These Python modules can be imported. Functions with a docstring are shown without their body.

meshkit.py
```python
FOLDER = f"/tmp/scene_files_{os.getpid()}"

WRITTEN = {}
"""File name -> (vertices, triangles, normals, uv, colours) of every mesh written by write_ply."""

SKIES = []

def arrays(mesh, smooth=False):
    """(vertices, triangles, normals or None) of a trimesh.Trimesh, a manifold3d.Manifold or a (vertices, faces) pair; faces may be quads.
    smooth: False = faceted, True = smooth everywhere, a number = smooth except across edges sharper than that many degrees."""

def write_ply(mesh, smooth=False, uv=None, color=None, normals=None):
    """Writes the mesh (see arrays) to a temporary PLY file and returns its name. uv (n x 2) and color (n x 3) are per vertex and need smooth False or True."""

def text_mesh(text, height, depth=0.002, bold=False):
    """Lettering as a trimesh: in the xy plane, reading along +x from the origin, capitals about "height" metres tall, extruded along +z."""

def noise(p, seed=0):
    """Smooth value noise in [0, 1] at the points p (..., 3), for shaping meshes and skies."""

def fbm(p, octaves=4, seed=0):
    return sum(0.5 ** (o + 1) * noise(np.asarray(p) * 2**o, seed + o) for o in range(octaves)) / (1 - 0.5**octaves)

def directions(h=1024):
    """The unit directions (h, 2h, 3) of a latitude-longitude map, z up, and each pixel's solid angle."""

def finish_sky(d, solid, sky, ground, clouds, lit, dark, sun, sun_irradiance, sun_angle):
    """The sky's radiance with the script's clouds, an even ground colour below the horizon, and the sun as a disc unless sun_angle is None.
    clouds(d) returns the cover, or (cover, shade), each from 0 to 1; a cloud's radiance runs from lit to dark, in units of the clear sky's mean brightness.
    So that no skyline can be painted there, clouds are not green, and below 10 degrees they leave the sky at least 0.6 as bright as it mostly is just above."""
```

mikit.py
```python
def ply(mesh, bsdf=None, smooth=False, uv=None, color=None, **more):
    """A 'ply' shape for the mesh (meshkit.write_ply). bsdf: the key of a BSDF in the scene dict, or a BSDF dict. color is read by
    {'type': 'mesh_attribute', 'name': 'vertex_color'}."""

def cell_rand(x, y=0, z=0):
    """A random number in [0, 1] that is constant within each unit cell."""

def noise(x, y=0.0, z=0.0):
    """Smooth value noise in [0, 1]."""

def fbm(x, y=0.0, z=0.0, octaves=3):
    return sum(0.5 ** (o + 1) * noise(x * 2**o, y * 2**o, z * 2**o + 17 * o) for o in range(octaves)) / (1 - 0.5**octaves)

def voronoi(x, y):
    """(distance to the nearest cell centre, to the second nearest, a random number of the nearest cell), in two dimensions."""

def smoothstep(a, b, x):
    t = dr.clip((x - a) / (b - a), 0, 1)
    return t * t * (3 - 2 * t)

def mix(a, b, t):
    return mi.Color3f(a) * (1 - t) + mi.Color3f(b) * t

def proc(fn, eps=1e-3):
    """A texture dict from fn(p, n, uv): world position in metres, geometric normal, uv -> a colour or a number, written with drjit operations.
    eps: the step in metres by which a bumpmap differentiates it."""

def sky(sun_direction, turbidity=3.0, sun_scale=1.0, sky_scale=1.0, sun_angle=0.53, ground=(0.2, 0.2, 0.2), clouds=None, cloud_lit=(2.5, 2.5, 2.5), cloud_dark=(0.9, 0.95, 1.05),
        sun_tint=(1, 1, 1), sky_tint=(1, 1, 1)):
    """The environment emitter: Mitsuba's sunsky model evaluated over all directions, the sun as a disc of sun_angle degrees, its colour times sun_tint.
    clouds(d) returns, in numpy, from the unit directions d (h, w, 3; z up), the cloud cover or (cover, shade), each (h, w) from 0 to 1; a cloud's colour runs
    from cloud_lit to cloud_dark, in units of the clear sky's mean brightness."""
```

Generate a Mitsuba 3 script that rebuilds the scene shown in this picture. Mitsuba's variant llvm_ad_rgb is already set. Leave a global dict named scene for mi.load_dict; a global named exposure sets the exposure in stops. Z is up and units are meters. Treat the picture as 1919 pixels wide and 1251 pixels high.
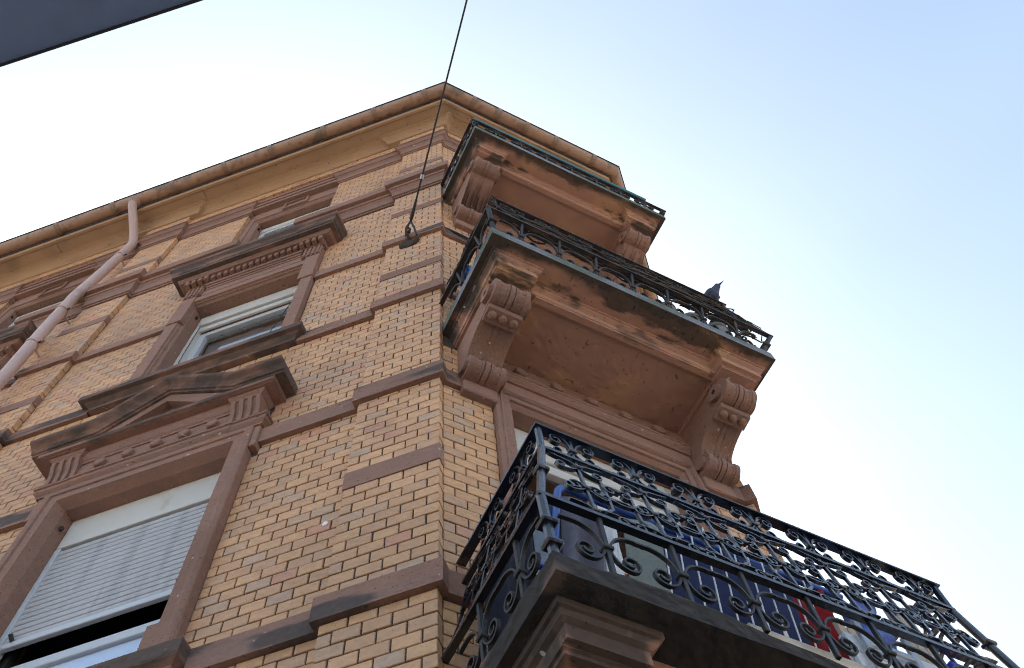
import math, random
import numpy as np, trimesh, manifold3d as m3, drjit as dr, mitsuba as mi, mikit, meshkit
from shapely.geometry import Polygon
from mikit import noise, fbm, smoothstep, mix, proc, cell_rand
rng = random.Random(7)
scene, labels = {'type': 'scene'}, {}
T4 = mi.ScalarTransform4f
# ------------------------------------------------------------------ camera, sky, exposure
EYE = np.array([-1.006, -2.2534, 1.6])
def basis(yaw, pitch, roll):
    fw = np.array([math.sin(yaw)*math.cos(pitch), math.cos(yaw)*math.cos(pitch), math.sin(pitch)])
    r = np.cross(fw, [0, 0, 1.]); r /= np.linalg.norm(r); u = np.cross(r, fw)
    c, s = math.cos(roll), math.sin(roll)
    return c*r+s*u, -s*r+c*u, fw
RIGHT, UP, FWD = basis(0.6131, 1.1547, -0.1704)
FOCAL = 1728.9583
scene['camera'] = {'type': 'perspective', 'fov': math.degrees(2*math.atan(959.5/FOCAL)), 'fov_axis': 'x', 'near_clip': 0.05, 'far_clip': 600.0,
                   'to_world': T4().look_at(origin=EYE.tolist(), target=(EYE+FWD).tolist(), up=UP.tolist())}
def veil(d):
    n = meshkit.fbm(d*np.array([2.2, 2.2, 4.0])+3.1, 4, 5)
    return np.clip(0.09+0.12*(n-0.5), 0, 1), np.clip(0.20+0.4*(n-0.5), 0, 1)
scene['sky'] = mikit.sky((0.10, 0.60, 0.80), turbidity=6.4, sun_scale=0.8, clouds=veil, cloud_lit=(1.95, 1.97, 1.95), cloud_dark=(1.2, 1.3, 1.45), ground=(0.21, 0.20, 0.18), sky_tint=(0.98, 1.0, 0.93))
exposure = 3.15
# ------------------------------------------------------------------ materials
def rgb(c): return {'type': 'rgb', 'value': list(map(float, c))}
def mat(name, color, rough=0.6, bump=None, scale=1.0, eps=2e-3, **kw):
    b = {'type': 'principled', 'base_color': color if isinstance(color, dict) else rgb(color), 'roughness': rough, **kw}
    if bump is not None:
        b = {'type': 'bumpmap', 'scale': scale, 'arbitrary': proc(bump, eps), 'bsdf': b}
    scene[name] = {'type': 'twosided', 'bsdf': b}
def f_brick(p, n, uv):
    t = uv.x
    c = mix((0.575, 0.322, 0.160), (0.50, 0.275, 0.140), smoothstep(0.1, 0.6, t))
    c = mix(c, (0.46, 0.292, 0.182), smoothstep(0.70, 0.9, t))
    c = mix(c, (0.51, 0.25, 0.145), smoothstep(0.92, 0.96, t))
    g = fbm(p.x*23, p.y*23, p.z*40, 3)
    c = c*(0.84+0.32*g)
    big = fbm(p.x*0.9+7, p.y*0.9, p.z*0.6, 3)
    c = mix(c, c*0.84, smoothstep(0.5, 0.72, big))
    pit = noise(p.x*160, p.y*160, p.z*160)
    c = mix(c, c*0.45, smoothstep(0.86, 0.93, pit))
    soot = fbm(p.x*2.1+3, p.y*2.1, p.z*0.8+5, 4)
    c = mix(c, c*mi.Color3f(0.62, 0.64, 0.68), 0.45*smoothstep(0.60, 0.74, soot))
    lime = fbm(p.x*5+8, p.y*5, p.z*1.5, 3)
    return mix(c, (0.40, 0.33, 0.27), 0.2*smoothstep(0.68, 0.8, lime))
def f_stone(p, n, uv):
    g = fbm(p.x*6, p.y*6, p.z*9, 4)
    c = mix((0.295, 0.154, 0.104), (0.212, 0.114, 0.081), g)
    bed = fbm(p.x*1.5, p.y*1.5, p.z*30, 3)
    c = mix(c, (0.215, 0.134, 0.106), 0.55*smoothstep(0.45, 0.65, bed))
    tone = fbm(p.x*0.8+2, p.y*0.8, p.z*0.9, 3)
    c = mix(c, (0.185, 0.098, 0.066), 0.7*smoothstep(0.48, 0.68, tone))
    gr = noise(p.x*120, p.y*120, p.z*120)
    c = c*(0.86+0.28*gr)
    pit = noise(p.x*70+9, p.y*70, p.z*70)
    c = mix(c, c*0.35, smoothstep(0.87, 0.93, pit))
    spot = noise(p.x*31+4, p.y*31, p.z*31+2)
    return mix(c, (0.55, 0.5, 0.44), 0.7*smoothstep(0.94, 0.965, spot))
def f_sooty(p, n, uv):
    c = f_stone(p, n, uv)
    s = fbm(p.x*3.1+2, p.y*3.1, p.z*5, 4)
    up = smoothstep(-0.35, 0.75, n.z)
    m = smoothstep(0.38, 0.56, s*0.70+0.36*up)
    fine = fbm(p.x*40, p.y*40, p.z*40, 2)
    return mix(c, mi.Color3f(0.052, 0.043, 0.038)*(0.6+0.8*fine), 0.88*m)
def f_string(p, n, uv):
    c = f_stone(p, n, uv)
    s = fbm(p.x*2.3+6, p.y*2.3, p.z*7, 4)
    fine = fbm(p.x*40, p.y*40, p.z*40, 2)
    return mix(c, mi.Color3f(0.055, 0.043, 0.038)*(0.6+0.8*fine), 0.85*smoothstep(0.54, 0.66, s+0.30*smoothstep(0.1, 0.6, n.z)))
def f_lead(p, n, uv):
    g = fbm(p.x*3+1, p.y*3, p.z*3, 4)
    c = mix((0.15, 0.155, 0.17), (0.085, 0.10, 0.08), smoothstep(0.4, 0.65, g))
    return c*(0.7+0.6*fbm(p.x*40, p.y*40, p.z*40, 2))
def f_heavy(p, n, uv):
    c = f_stone(p, n, uv)
    s = fbm(p.x*5+2, p.y*5, p.z*14, 4)
    fine = fbm(p.x*40, p.y*40, p.z*40, 2)
    return mix(c, mi.Color3f(0.062, 0.046, 0.037)*(0.6+0.9*fine), 0.86*smoothstep(0.28, 0.60, s+0.10*smoothstep(-0.2, 0.4, n.z)))
def f_slab(p, n, uv):
    g = fbm(p.x*5, p.y*5, p.z*5, 4)
    c = mix((0.39, 0.20, 0.130), (0.31, 0.162, 0.112), g)
    och = fbm(p.x*2.3+5, p.y*2.3, p.z*2+1, 3)
    c = mix(c, (0.46, 0.25, 0.125), 0.7*smoothstep(0.5, 0.7, och))
    d = dr.minimum(dr.minimum(p.x-0.03, 2.27-p.x), p.y+dr.select(p.z < 5, 0.80, 0.757))
    w = fbm(p.x*9, p.y*9, p.z*2, 4)
    w2 = fbm(p.x*1.7+3, p.y*1.7, 0.0, 3)
    crust = smoothstep(0.155, 0.06, d+0.16*(w-0.5)+0.20*(w2-0.5))
    patch = smoothstep(0.50, 0.58, fbm(p.x*3.0+11, p.y*7, p.z*2, 5))*smoothstep(0.27, 0.19, d+0.1*(w-0.5))
    crust = dr.maximum(crust, 0.9*patch)
    dark = mi.Color3f(0.032, 0.028, 0.022)*(0.55+0.9*fbm(p.x*50, p.y*50, p.z*50, 2))
    c = mix(c, dark, 0.93*crust)
    pit = noise(p.x*55, p.y*55, p.z*55)
    c = mix(c, c*0.4, smoothstep(0.88, 0.93, pit))
    spot = noise(p.x*24+4, p.y*24, p.z*24)
    c = mix(c, (0.5, 0.47, 0.42), 0.8*smoothstep(0.945, 0.965, spot))
    face = smoothstep(0.35, 0.2, dr.abs(n.z))*smoothstep(0.014, 0.008, d)*dr.select(p.z > 5, 1.0, 0.0)
    return mix(c, f_lead(p, n, uv), face)
def f_crust(p, n, uv):
    g = fbm(p.x*14, p.y*14, p.z*14, 4)
    c = mix((0.046, 0.036, 0.030), (0.018, 0.015, 0.013), g)
    s = fbm(p.x*4+1, p.y*4, p.z*6, 3)
    return mix(c, (0.17, 0.105, 0.08), 0.55*smoothstep(0.60, 0.72, s))
def f_eaves(p, n, uv):
    g = fbm(p.x*2.2, p.y*2.2, p.z*2.2, 4)
    c = mix((0.42, 0.255, 0.138), (0.335, 0.205, 0.115), g)
    s = fbm(p.x*1.3+4, p.y*1.3, p.z*5, 4)
    c = mix(c, (0.20, 0.13, 0.075), 0.75*smoothstep(0.56, 0.74, s))
    pit = noise(p.x*40, p.y*40, p.z*40)
    return mix(c, (0.07, 0.05, 0.035), smoothstep(0.90, 0.94, pit))
def f_gutter(p, n, uv):
    g = fbm(p.x*2.7, p.y*2.7, p.z*3, 4)
    c = mix((0.40, 0.245, 0.160), (0.335, 0.205, 0.138), g)
    s = fbm(p.x*3.4+1, p.y*3.4, p.z*2, 4)
    c = mix(c, (0.14, 0.105, 0.075), 0.8*smoothstep(0.58, 0.74, s))
    run = fbm(p.x*14, p.y*14, p.z*1.2, 2)
    return mix(c, c*0.7, smoothstep(0.55, 0.75, run))
def f_pipe(p, n, uv):
    g = fbm(p.x*6, p.y*6, p.z*1.1, 4)
    c = mix((0.52, 0.36, 0.31), (0.44, 0.295, 0.25), g)
    return mix(c, (0.2, 0.13, 0.09), 0.6*smoothstep(0.62, 0.78, fbm(p.x*2, p.y*2, p.z*2+4, 3)))
def f_iron(p, n, uv):
    g = fbm(p.x*30, p.y*30, p.z*30, 3)
    c = mix((0.0065, 0.008, 0.0135), (0.013, 0.0145, 0.021), g)
    return mix(c, (0.05, 0.03, 0.019), 0.8*smoothstep(0.64, 0.78, fbm(p.x*9+3, p.y*9, p.z*9, 3)))
def f_dull(p, n, uv):
    return mix((0.010, 0.0095, 0.010), (0.026, 0.021, 0.019), fbm(p.x*22, p.y*22, p.z*22, 4))
def f_rusty(p, n, uv):
    g = fbm(p.x*26, p.y*26, p.z*26, 3)
    c = mix((0.016, 0.014, 0.014), (0.032, 0.024, 0.019), g)
    return mix(c, (0.085, 0.048, 0.028), 0.8*smoothstep(0.55, 0.72, fbm(p.x*9+3, p.y*9, p.z*9, 3)))
def f_mortar(p, n, uv):
    return mix((0.040, 0.031, 0.026), (0.085, 0.064, 0.048), fbm(p.x*9, p.y*9, p.z*9, 3))
def f_white(p, n, uv):
    g = fbm(p.x*3, p.y*3, p.z*2, 3)
    c = mix((0.56, 0.54, 0.50), (0.49, 0.47, 0.42), g)
    return mix(c, (0.34, 0.28, 0.2), 0.45*smoothstep(0.66, 0.78, fbm(p.x*7, p.y*7, p.z*3+2, 4)))
def f_slat(p, n, uv):
    g = fbm(p.x*2, p.y*2, p.z*9, 3)
    c = mix((0.43, 0.42, 0.42), (0.36, 0.35, 0.345), g)
    run = fbm(p.x*16, p.y*16, p.z*0.8, 2)
    return mix(c, c*0.85, smoothstep(0.55, 0.75, run))
def b_grain(p, n, uv): return fbm(p.x*60, p.y*60, p.z*60, 3)
def b_rough(p, n, uv): return fbm(p.x*22, p.y*22, p.z*22, 4)
mat('brick_mat', proc(f_brick), 0.55, b_grain, 0.004)
mat('mortar_mat', proc(f_mortar), 0.95)
mat('stone_mat', proc(f_stone), 0.85, b_grain, 0.006)
mat('sooty_mat', proc(f_sooty), 0.9, b_grain, 0.006)
mat('string_mat', proc(f_string), 0.85, b_grain, 0.006)
mat('heavy_mat', proc(f_heavy), 0.9, b_grain, 0.006)
mat('slab_mat', proc(f_slab), 0.9, b_rough, 0.012)
mat('crust_mat', proc(f_crust), 0.95, b_rough, 0.03)
mat('lead_mat', proc(f_lead), 0.6, b_grain, 0.004)
mat('eaves_mat', proc(f_eaves), 0.7, b_grain, 0.003)
mat('gutter_mat', proc(f_gutter), 0.42)
mat('bracket_mat', (0.24, 0.155, 0.105), 0.5)
mat('pipe_mat', proc(f_pipe), 0.45)
mat('iron_mat', proc(f_iron), 0.22, b_grain, 0.002, specular=0.9)
mat('dull_iron_mat', proc(f_dull), 0.5, b_grain, 0.003)
mat('rusty_iron_mat', proc(f_rusty), 0.55, b_grain, 0.003)
mat('white_mat', proc(f_white), 0.45)
mat('dark_metal_mat', (0.03, 0.026, 0.026), 0.5)
mat('slat_mat', proc(f_slat), 0.5)
mat('sash_mat', (0.46, 0.48, 0.50), 0.35)
mat('sky_reflection_mat', (0.46, 0.56, 0.72), 0.3)  # pale blue paints the sky reflected in the lower window glass
mat('curtain_mat', (0.10, 0.115, 0.12), 0.8)
mat('black_mat', (0.012, 0.013, 0.014), 0.9)
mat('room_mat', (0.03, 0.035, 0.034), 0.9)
mat('roof_mat', (0.16, 0.08, 0.06), 0.8)
mat('cable_mat', (0.025, 0.024, 0.024), 0.6)
mat('rust_mat', (0.05, 0.037, 0.027), 0.9, b_rough, 0.02)
mat('teal_mat', (0.035, 0.19, 0.22), 0.35)
mat('blue_tube_mat', (0.035, 0.10, 0.36), 0.3)
mat('blue_plastic_mat', (0.03, 0.04, 0.42), 0.35)
mat('white_plastic_mat', (0.74, 0.74, 0.73), 0.4)
mat('orange_mat', (0.55, 0.13, 0.03), 0.5)
mat('alu_mat', (0.55, 0.56, 0.58), 0.35, metallic=0.7)
def cloth(name, c0, c1, k):
    def f(p, n, uv, c0=c0, c1=c1, k=k):
        return mix(c0, c1, fbm(p.x*k, p.y*k, p.z*k, 3))
    mat(name, proc(f), 0.95, sheen=0.3)
cloth('navy_mat', (0.010, 0.016, 0.065), (0.02, 0.03, 0.10), 90)
cloth('grey_cloth_mat', (0.11, 0.105, 0.14), (0.17, 0.16, 0.20), 25)
cloth('towel_mat', (0.17, 0.20, 0.18), (0.27, 0.29, 0.26), 80)
cloth('red_mat', (0.30, 0.010, 0.012), (0.22, 0.006, 0.010), 30)
cloth('dark_cloth_mat', (0.012, 0.014, 0.026), (0.02, 0.024, 0.04), 40)
cloth('bag_mat', (0.03, 0.05, 0.38), (0.22, 0.30, 0.60), 14)
cloth('net_mat', (0.008, 0.013, 0.014), (0.03, 0.036, 0.036), 30)
cloth('plank_mat', (0.62, 0.52, 0.40), (0.52, 0.43, 0.33), 12)
cloth('siding_mat', (0.78, 0.79, 0.80), (0.68, 0.71, 0.75), 9)
cloth('feather_mat', (0.045, 0.052, 0.085), (0.07, 0.08, 0.12), 45)
cloth('twig_mat', (0.036, 0.026, 0.019), (0.075, 0.055, 0.041), 60)
cloth('pot_mat', (0.22, 0.22, 0.22), (0.13, 0.13, 0.14), 30)
cloth('blue_cloth_mat', (0.06, 0.10, 0.17), (0.10, 0.15, 0.23), 60)
cloth('ground_mat', (0.23, 0.215, 0.195), (0.19, 0.18, 0.17), 3)
def f_canopy(p, n, uv):
    c = mix((0.20, 0.255, 0.39), (0.235, 0.29, 0.43), fbm(p.x*2, p.y*2, p.z, 3))
    return mix(c, c*0.7, smoothstep(0.6, 0.75, fbm(p.x*6, p.y*6, p.z+3, 4)))
mat('canopy_mat', proc(f_canopy), 0.5)
scene['glass_mat'] = {'type': 'thindielectric', 'int_ior': 1.5}
# ------------------------------------------------------------------ naming
def key(name):
    if name not in USED: USED.add(name); return name
    i = COUNT.get(name, 0)+1
    while f'{name}_{i:03d}' in USED: i += 1
    COUNT[name] = i; k = f'{name}_{i:03d}'; USED.add(k); return k
USED, COUNT = set(), {}
def put(parent, name, mesh, m, smooth=False, uv=None, label=None, **kw):
    k = key(f'{parent}__{name}' if parent else name)
    scene[k] = mikit.ply(mesh, m, smooth, uv, **kw)
    if label: labels[k] = {'label': label}
    return k
def clone(parent, name, shape, M):
    k = key(f'{parent}__{name}'); scene[k] = {**shape, 'to_world': T4(M.tolist())}; return k
def thing(name, label, cat, group=None, kind=None):
    k = key(name); labels[k] = {'label': label, 'category': cat}
    if group: labels[k]['group'] = group
    return k
def tag(k, label, cat, group=None):
    labels[k] = {'label': label, 'category': cat}
    if group: labels[k]['group'] = group
# ------------------------------------------------------------------ frames and mesh helpers
S = math.sqrt(0.5)
XC = 1.137                       # middle of the chamfered corner front
def frame(o, u, n, w=(0, 0, 1)):
    M = np.eye(4); M[:3, 0], M[:3, 1], M[:3, 2], M[:3, 3] = u, n, w, o; return M
FA = frame((0, 0, 0), (-S, S, 0), (-S, -S, 0))            # left facade: a to the left, e outward
YB = 0.039
FB = frame((0, YB, 0), (-1, 0, 0), (0, -1, 0))            # corner front: use b = -x
FC = frame((2*XC, 0, 0), (-S, -S, 0), (S, -S, 0))         # right facade (mirror of the left): a = -distance
W = -0.055                       # plane of the brick field on the left facade
def tf(M, v): return v@M[:3, :3].T+M[:3, 3]
def cat(ms): return trimesh.util.concatenate([m for m in ms if m is not None])
BOXF = np.array([[0, 2, 1], [0, 3, 2], [4, 5, 6], [4, 6, 7], [0, 1, 5], [0, 5, 4], [1, 2, 6], [1, 6, 5], [2, 3, 7], [2, 7, 6], [3, 0, 4], [3, 4, 7]])
def box(M, a0, a1, e0, e1, z0, z1, ch=0.0):
    a0, a1, e0, e1, z0, z1 = min(a0, a1), max(a0, a1), min(e0, e1), max(e0, e1), min(z0, z1), max(z0, z1)
    if ch > 0:
        c = min(ch, (a1-a0)/3, (e1-e0)/3, (z1-z0)/3); pts = []
        for x, sx in ((a0, 1), (a1, -1)):
            for y, sy in ((e0, 1), (e1, -1)):
                for z, sz in ((z0, 1), (z1, -1)):
                    pts += [(x+sx*c, y+sy*c, z), (x+sx*c, y, z+sz*c), (x, y+sy*c, z+sz*c)]
        m = trimesh.convex.convex_hull(np.array(pts)); v, f = np.array(m.vertices), np.array(m.faces)
    else:
        v = np.array([(a0, e0, z0), (a1, e0, z0), (a1, e1, z0), (a0, e1, z0), (a0, e0, z1), (a1, e0, z1), (a1, e1, z1), (a0, e1, z1)]); f = BOXF
    return trimesh.Trimesh(tf(M, v), f, process=False)
def tri2d(poly):
    v, f = trimesh.creation.triangulate_polygon(Polygon(poly), engine='earcut'); return np.array(v), np.array(f)
def fixvol(m):
    if m.volume < 0: m.invert()
    return m
def sweep(path, prof, M=None):
    """prof [(d, z)], closed, swept along the plan polyline with mitred corners; d grows to the right of travel. M: the frame the path is in."""
    P = np.array([tf(M, np.array([x, y, 0.]))[:2] for x, y in path]) if M is not None else np.array(path, float)
    t = np.diff(P, axis=0); t /= np.linalg.norm(t, axis=1, keepdims=True)
    nr = np.stack([t[:, 1], -t[:, 0]], 1)
    mit = [nr[0]]
    for i in range(1, len(P)-1):
        b = nr[i-1]+nr[i]; b = b/(b@b)*2 if b@b > 1e-6 else nr[i]; mit.append(b)
    mit.append(nr[-1]); mit = np.array(mit)
    pr = np.array(prof, float); k = len(pr); n = len(P)
    v = np.concatenate([np.column_stack([P[i]+np.outer(pr[:, 0], mit[i]), pr[:, 1]]) for i in range(n)])
    f = []
    for i in range(n-1):
        for j in range(k):
            a, b, c, d = i*k+j, i*k+(j+1) % k, (i+1)*k+(j+1) % k, (i+1)*k+j
            f += [(a, b, c), (a, c, d)]
    tv, tfc = trimesh.creation.triangulate_polygon(Polygon(pr), engine='earcut')
    tv = np.array(tv); idx = [int(np.argmin(((pr-q)**2).sum(1))) for q in tv]
    for x, y, z in tfc:
        f += [(idx[x], idx[y], idx[z]), ((n-1)*k+idx[x], (n-1)*k+idx[z], (n-1)*k+idx[y])]
    m = trimesh.Trimesh(v, np.array(f), process=False); trimesh.repair.fix_winding(m)
    return fixvol(m)
def around(M, aL, aR, e0, prof, wall):
    """A moulding round the front and both ends of a block: aL > aR in the frame, back at 'wall'."""
    return sweep([(aL, wall), (aL, e0), (aR, e0), (aR, wall)], prof, M)
def prism(M, poly, d0, d1, axis='e'):
    """poly in (a, z) pulled along e (axis 'e'), or in (e, z) pulled along a (axis 'a')."""
    pv, pf = tri2d(poly); n = len(pv)
    lo, hi = np.zeros((n, 3)), np.zeros((n, 3))
    i, j = (0, 1) if axis == 'e' else (1, 0)
    for q, d in ((lo, d0), (hi, d1)): q[:, i], q[:, j], q[:, 2] = pv[:, 0], d, pv[:, 1]
    pr = np.array(poly, float); k = len(pr)
    ring = [int(np.argmin(((pv-q)**2).sum(1))) for q in pr]
    f = [tuple(x) for x in pf]+[(x[0]+n, x[2]+n, x[1]+n) for x in pf]
    for q in range(k):
        a, b = ring[q], ring[(q+1) % k]; f += [(a, b+n, b), (a, a+n, b+n)]
    m = trimesh.Trimesh(tf(M, np.vstack([lo, hi])), np.array(f), process=False); trimesh.repair.fix_winding(m)
    return fixvol(m)
def tube(pts, r, sides=8, M=None, caps=True):
    p = np.array(pts, float)
    if M is not None: p = tf(M, p)
    r = np.broadcast_to(r, (len(p),)); t = np.gradient(p, axis=0); t /= np.linalg.norm(t, axis=1, keepdims=True)+1e-12
    a = np.cross(t[0], [0.31, 0.22, 0.93]); a /= np.linalg.norm(a); A = []
    for q in t:
        a = a-q*(a@q); a /= np.linalg.norm(a); A.append(a)
    A = np.array(A); B = np.cross(t, A); th = np.arange(sides)*2*np.pi/sides
    v = (p[:, None]+r[:, None, None]*(np.cos(th)[None, :, None]*A[:, None]+np.sin(th)[None, :, None]*B[:, None])).reshape(-1, 3)
    f = []
    for i in range(len(p)-1):
        for j in range(sides):
            a0, b0 = i*sides+j, i*sides+(j+1) % sides; f += [(a0, b0, b0+sides), (a0, b0+sides, a0+sides)]
    if caps:
        n = len(v); v = np.vstack([v, p[:1], p[-1:]]); e = (len(p)-1)*sides
        for j in range(sides): f += [(n, (j+1) % sides, j), (n+1, e+j, e+(j+1) % sides)]
    return trimesh.Trimesh(v, np.array(f), process=False)
def flatbar(c, width, thick, depth0=0.0):
    """A flat bar bent along the plane curve c (u, z): width along the normal of the plane (local y), thick within it."""
    c = np.array(c, float); t = np.gradient(c, axis=0); t /= np.linalg.norm(t, axis=1, keepdims=True)+1e-12
    nn = np.stack([-t[:, 1], t[:, 0]], 1); th = np.broadcast_to(thick, (len(c),))[:, None]
    A, B = c+nn*th/2, c-nn*th/2; y0, y1 = depth0-width/2, depth0+width/2; k = len(c)
    ring = np.stack([np.column_stack([A[:, 0], np.full(k, y0), A[:, 1]]), np.column_stack([A[:, 0], np.full(k, y1), A[:, 1]]),
                     np.column_stack([B[:, 0], np.full(k, y1), B[:, 1]]), np.column_stack([B[:, 0], np.full(k, y0), B[:, 1]])], 1)
    v = ring.reshape(-1, 3); f = []
    for i in range(k-1):
        for j in range(4):
            a, b = i*4+j, i*4+(j+1) % 4; f += [(a, b, b+4), (a, b+4, a+4)]
    e = (k-1)*4; f += [(0, 2, 1), (0, 3, 2), (e, e+1, e+2), (e, e+2, e+3)]
    return fixvol(trimesh.Trimesh(v, np.array(f), process=False))
def curl(p0, h0, segs, step=0.006):
    """A plane curve from its curvature: segs [(length, k at start, k at end)], heading in degrees."""
    p = np.array(p0, float); h = math.radians(h0); out = [p.copy()]
    for L, ka, kb in segs:
        n = max(2, int(L/step)); d = L/n
        for i in range(n):
            h += (ka+(kb-ka)*(i+0.5)/n)*d; p = p+d*np.array([math.cos(h), math.sin(h)]); out.append(p.copy())
    return np.array(out)
def mirror_u(c): c = np.array(c); return c*np.array([-1, 1])
def spheroid(c, r, M=None, n=2):
    s = trimesh.creation.icosphere(n); v = s.vertices*np.array(r)+np.array(c)
    return trimesh.Trimesh(tf(M, v) if M is not None else v, s.faces, process=False)
def lathe(M, a, z, pts, sides=14):
    """Turned about an axis along e at (a, z): pts [(radius, e)]."""
    th = np.arange(sides)*2*np.pi/sides; v, f = [], []
    for r, e in pts: v += [(a+r*math.cos(q), e, z+r*math.sin(q)) for q in th]
    for i in range(len(pts)-1):
        for j in range(sides):
            p, q = i*sides+j, i*sides+(j+1) % sides; f += [(p, q, q+sides), (p, q+sides, p+sides)]
    k = (len(pts)-1)*sides; n = len(v); v += [(a, pts[0][1], z), (a, pts[-1][1], z)]
    for j in range(sides): f += [(n, (j+1) % sides, j), (n+1, k+j, k+(j+1) % sides)]
    m = trimesh.Trimesh(tf(M, np.array(v)), np.array(f), process=False); trimesh.repair.fix_winding(m); return fixvol(m)
# ------------------------------------------------------------------ the setting
g = np.array([(-150, -150, 0), (150, -150, 0), (150, 150, 0), (-150, 150, 0.)])
scene['ground'] = mikit.ply((g, np.array([[0, 1, 2], [0, 2, 3]])), 'ground_mat'); labels['ground'] = {'label': 'grey asphalt street below the corner house', 'kind': 'structure'}
# ------------------------------------------------------------------ the corner house
BLD = thing('corner_building', 'tall corner house of ochre brick and red sandstone with balconies on its chamfered corner', 'building')
P2R, P2L = 3.68, 4.21            # second pilaster
AX1, AX2 = 1.98, 5.43            # window axes
AEND, CEND = 11.0, 7.0
ROW, ZB = 0.077, 5.688
S1, S2, S3, S4 = 4.673, 6.638, 8.15, 9.645
ZBOT, ZTOP = 1.2, 14.16
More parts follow.
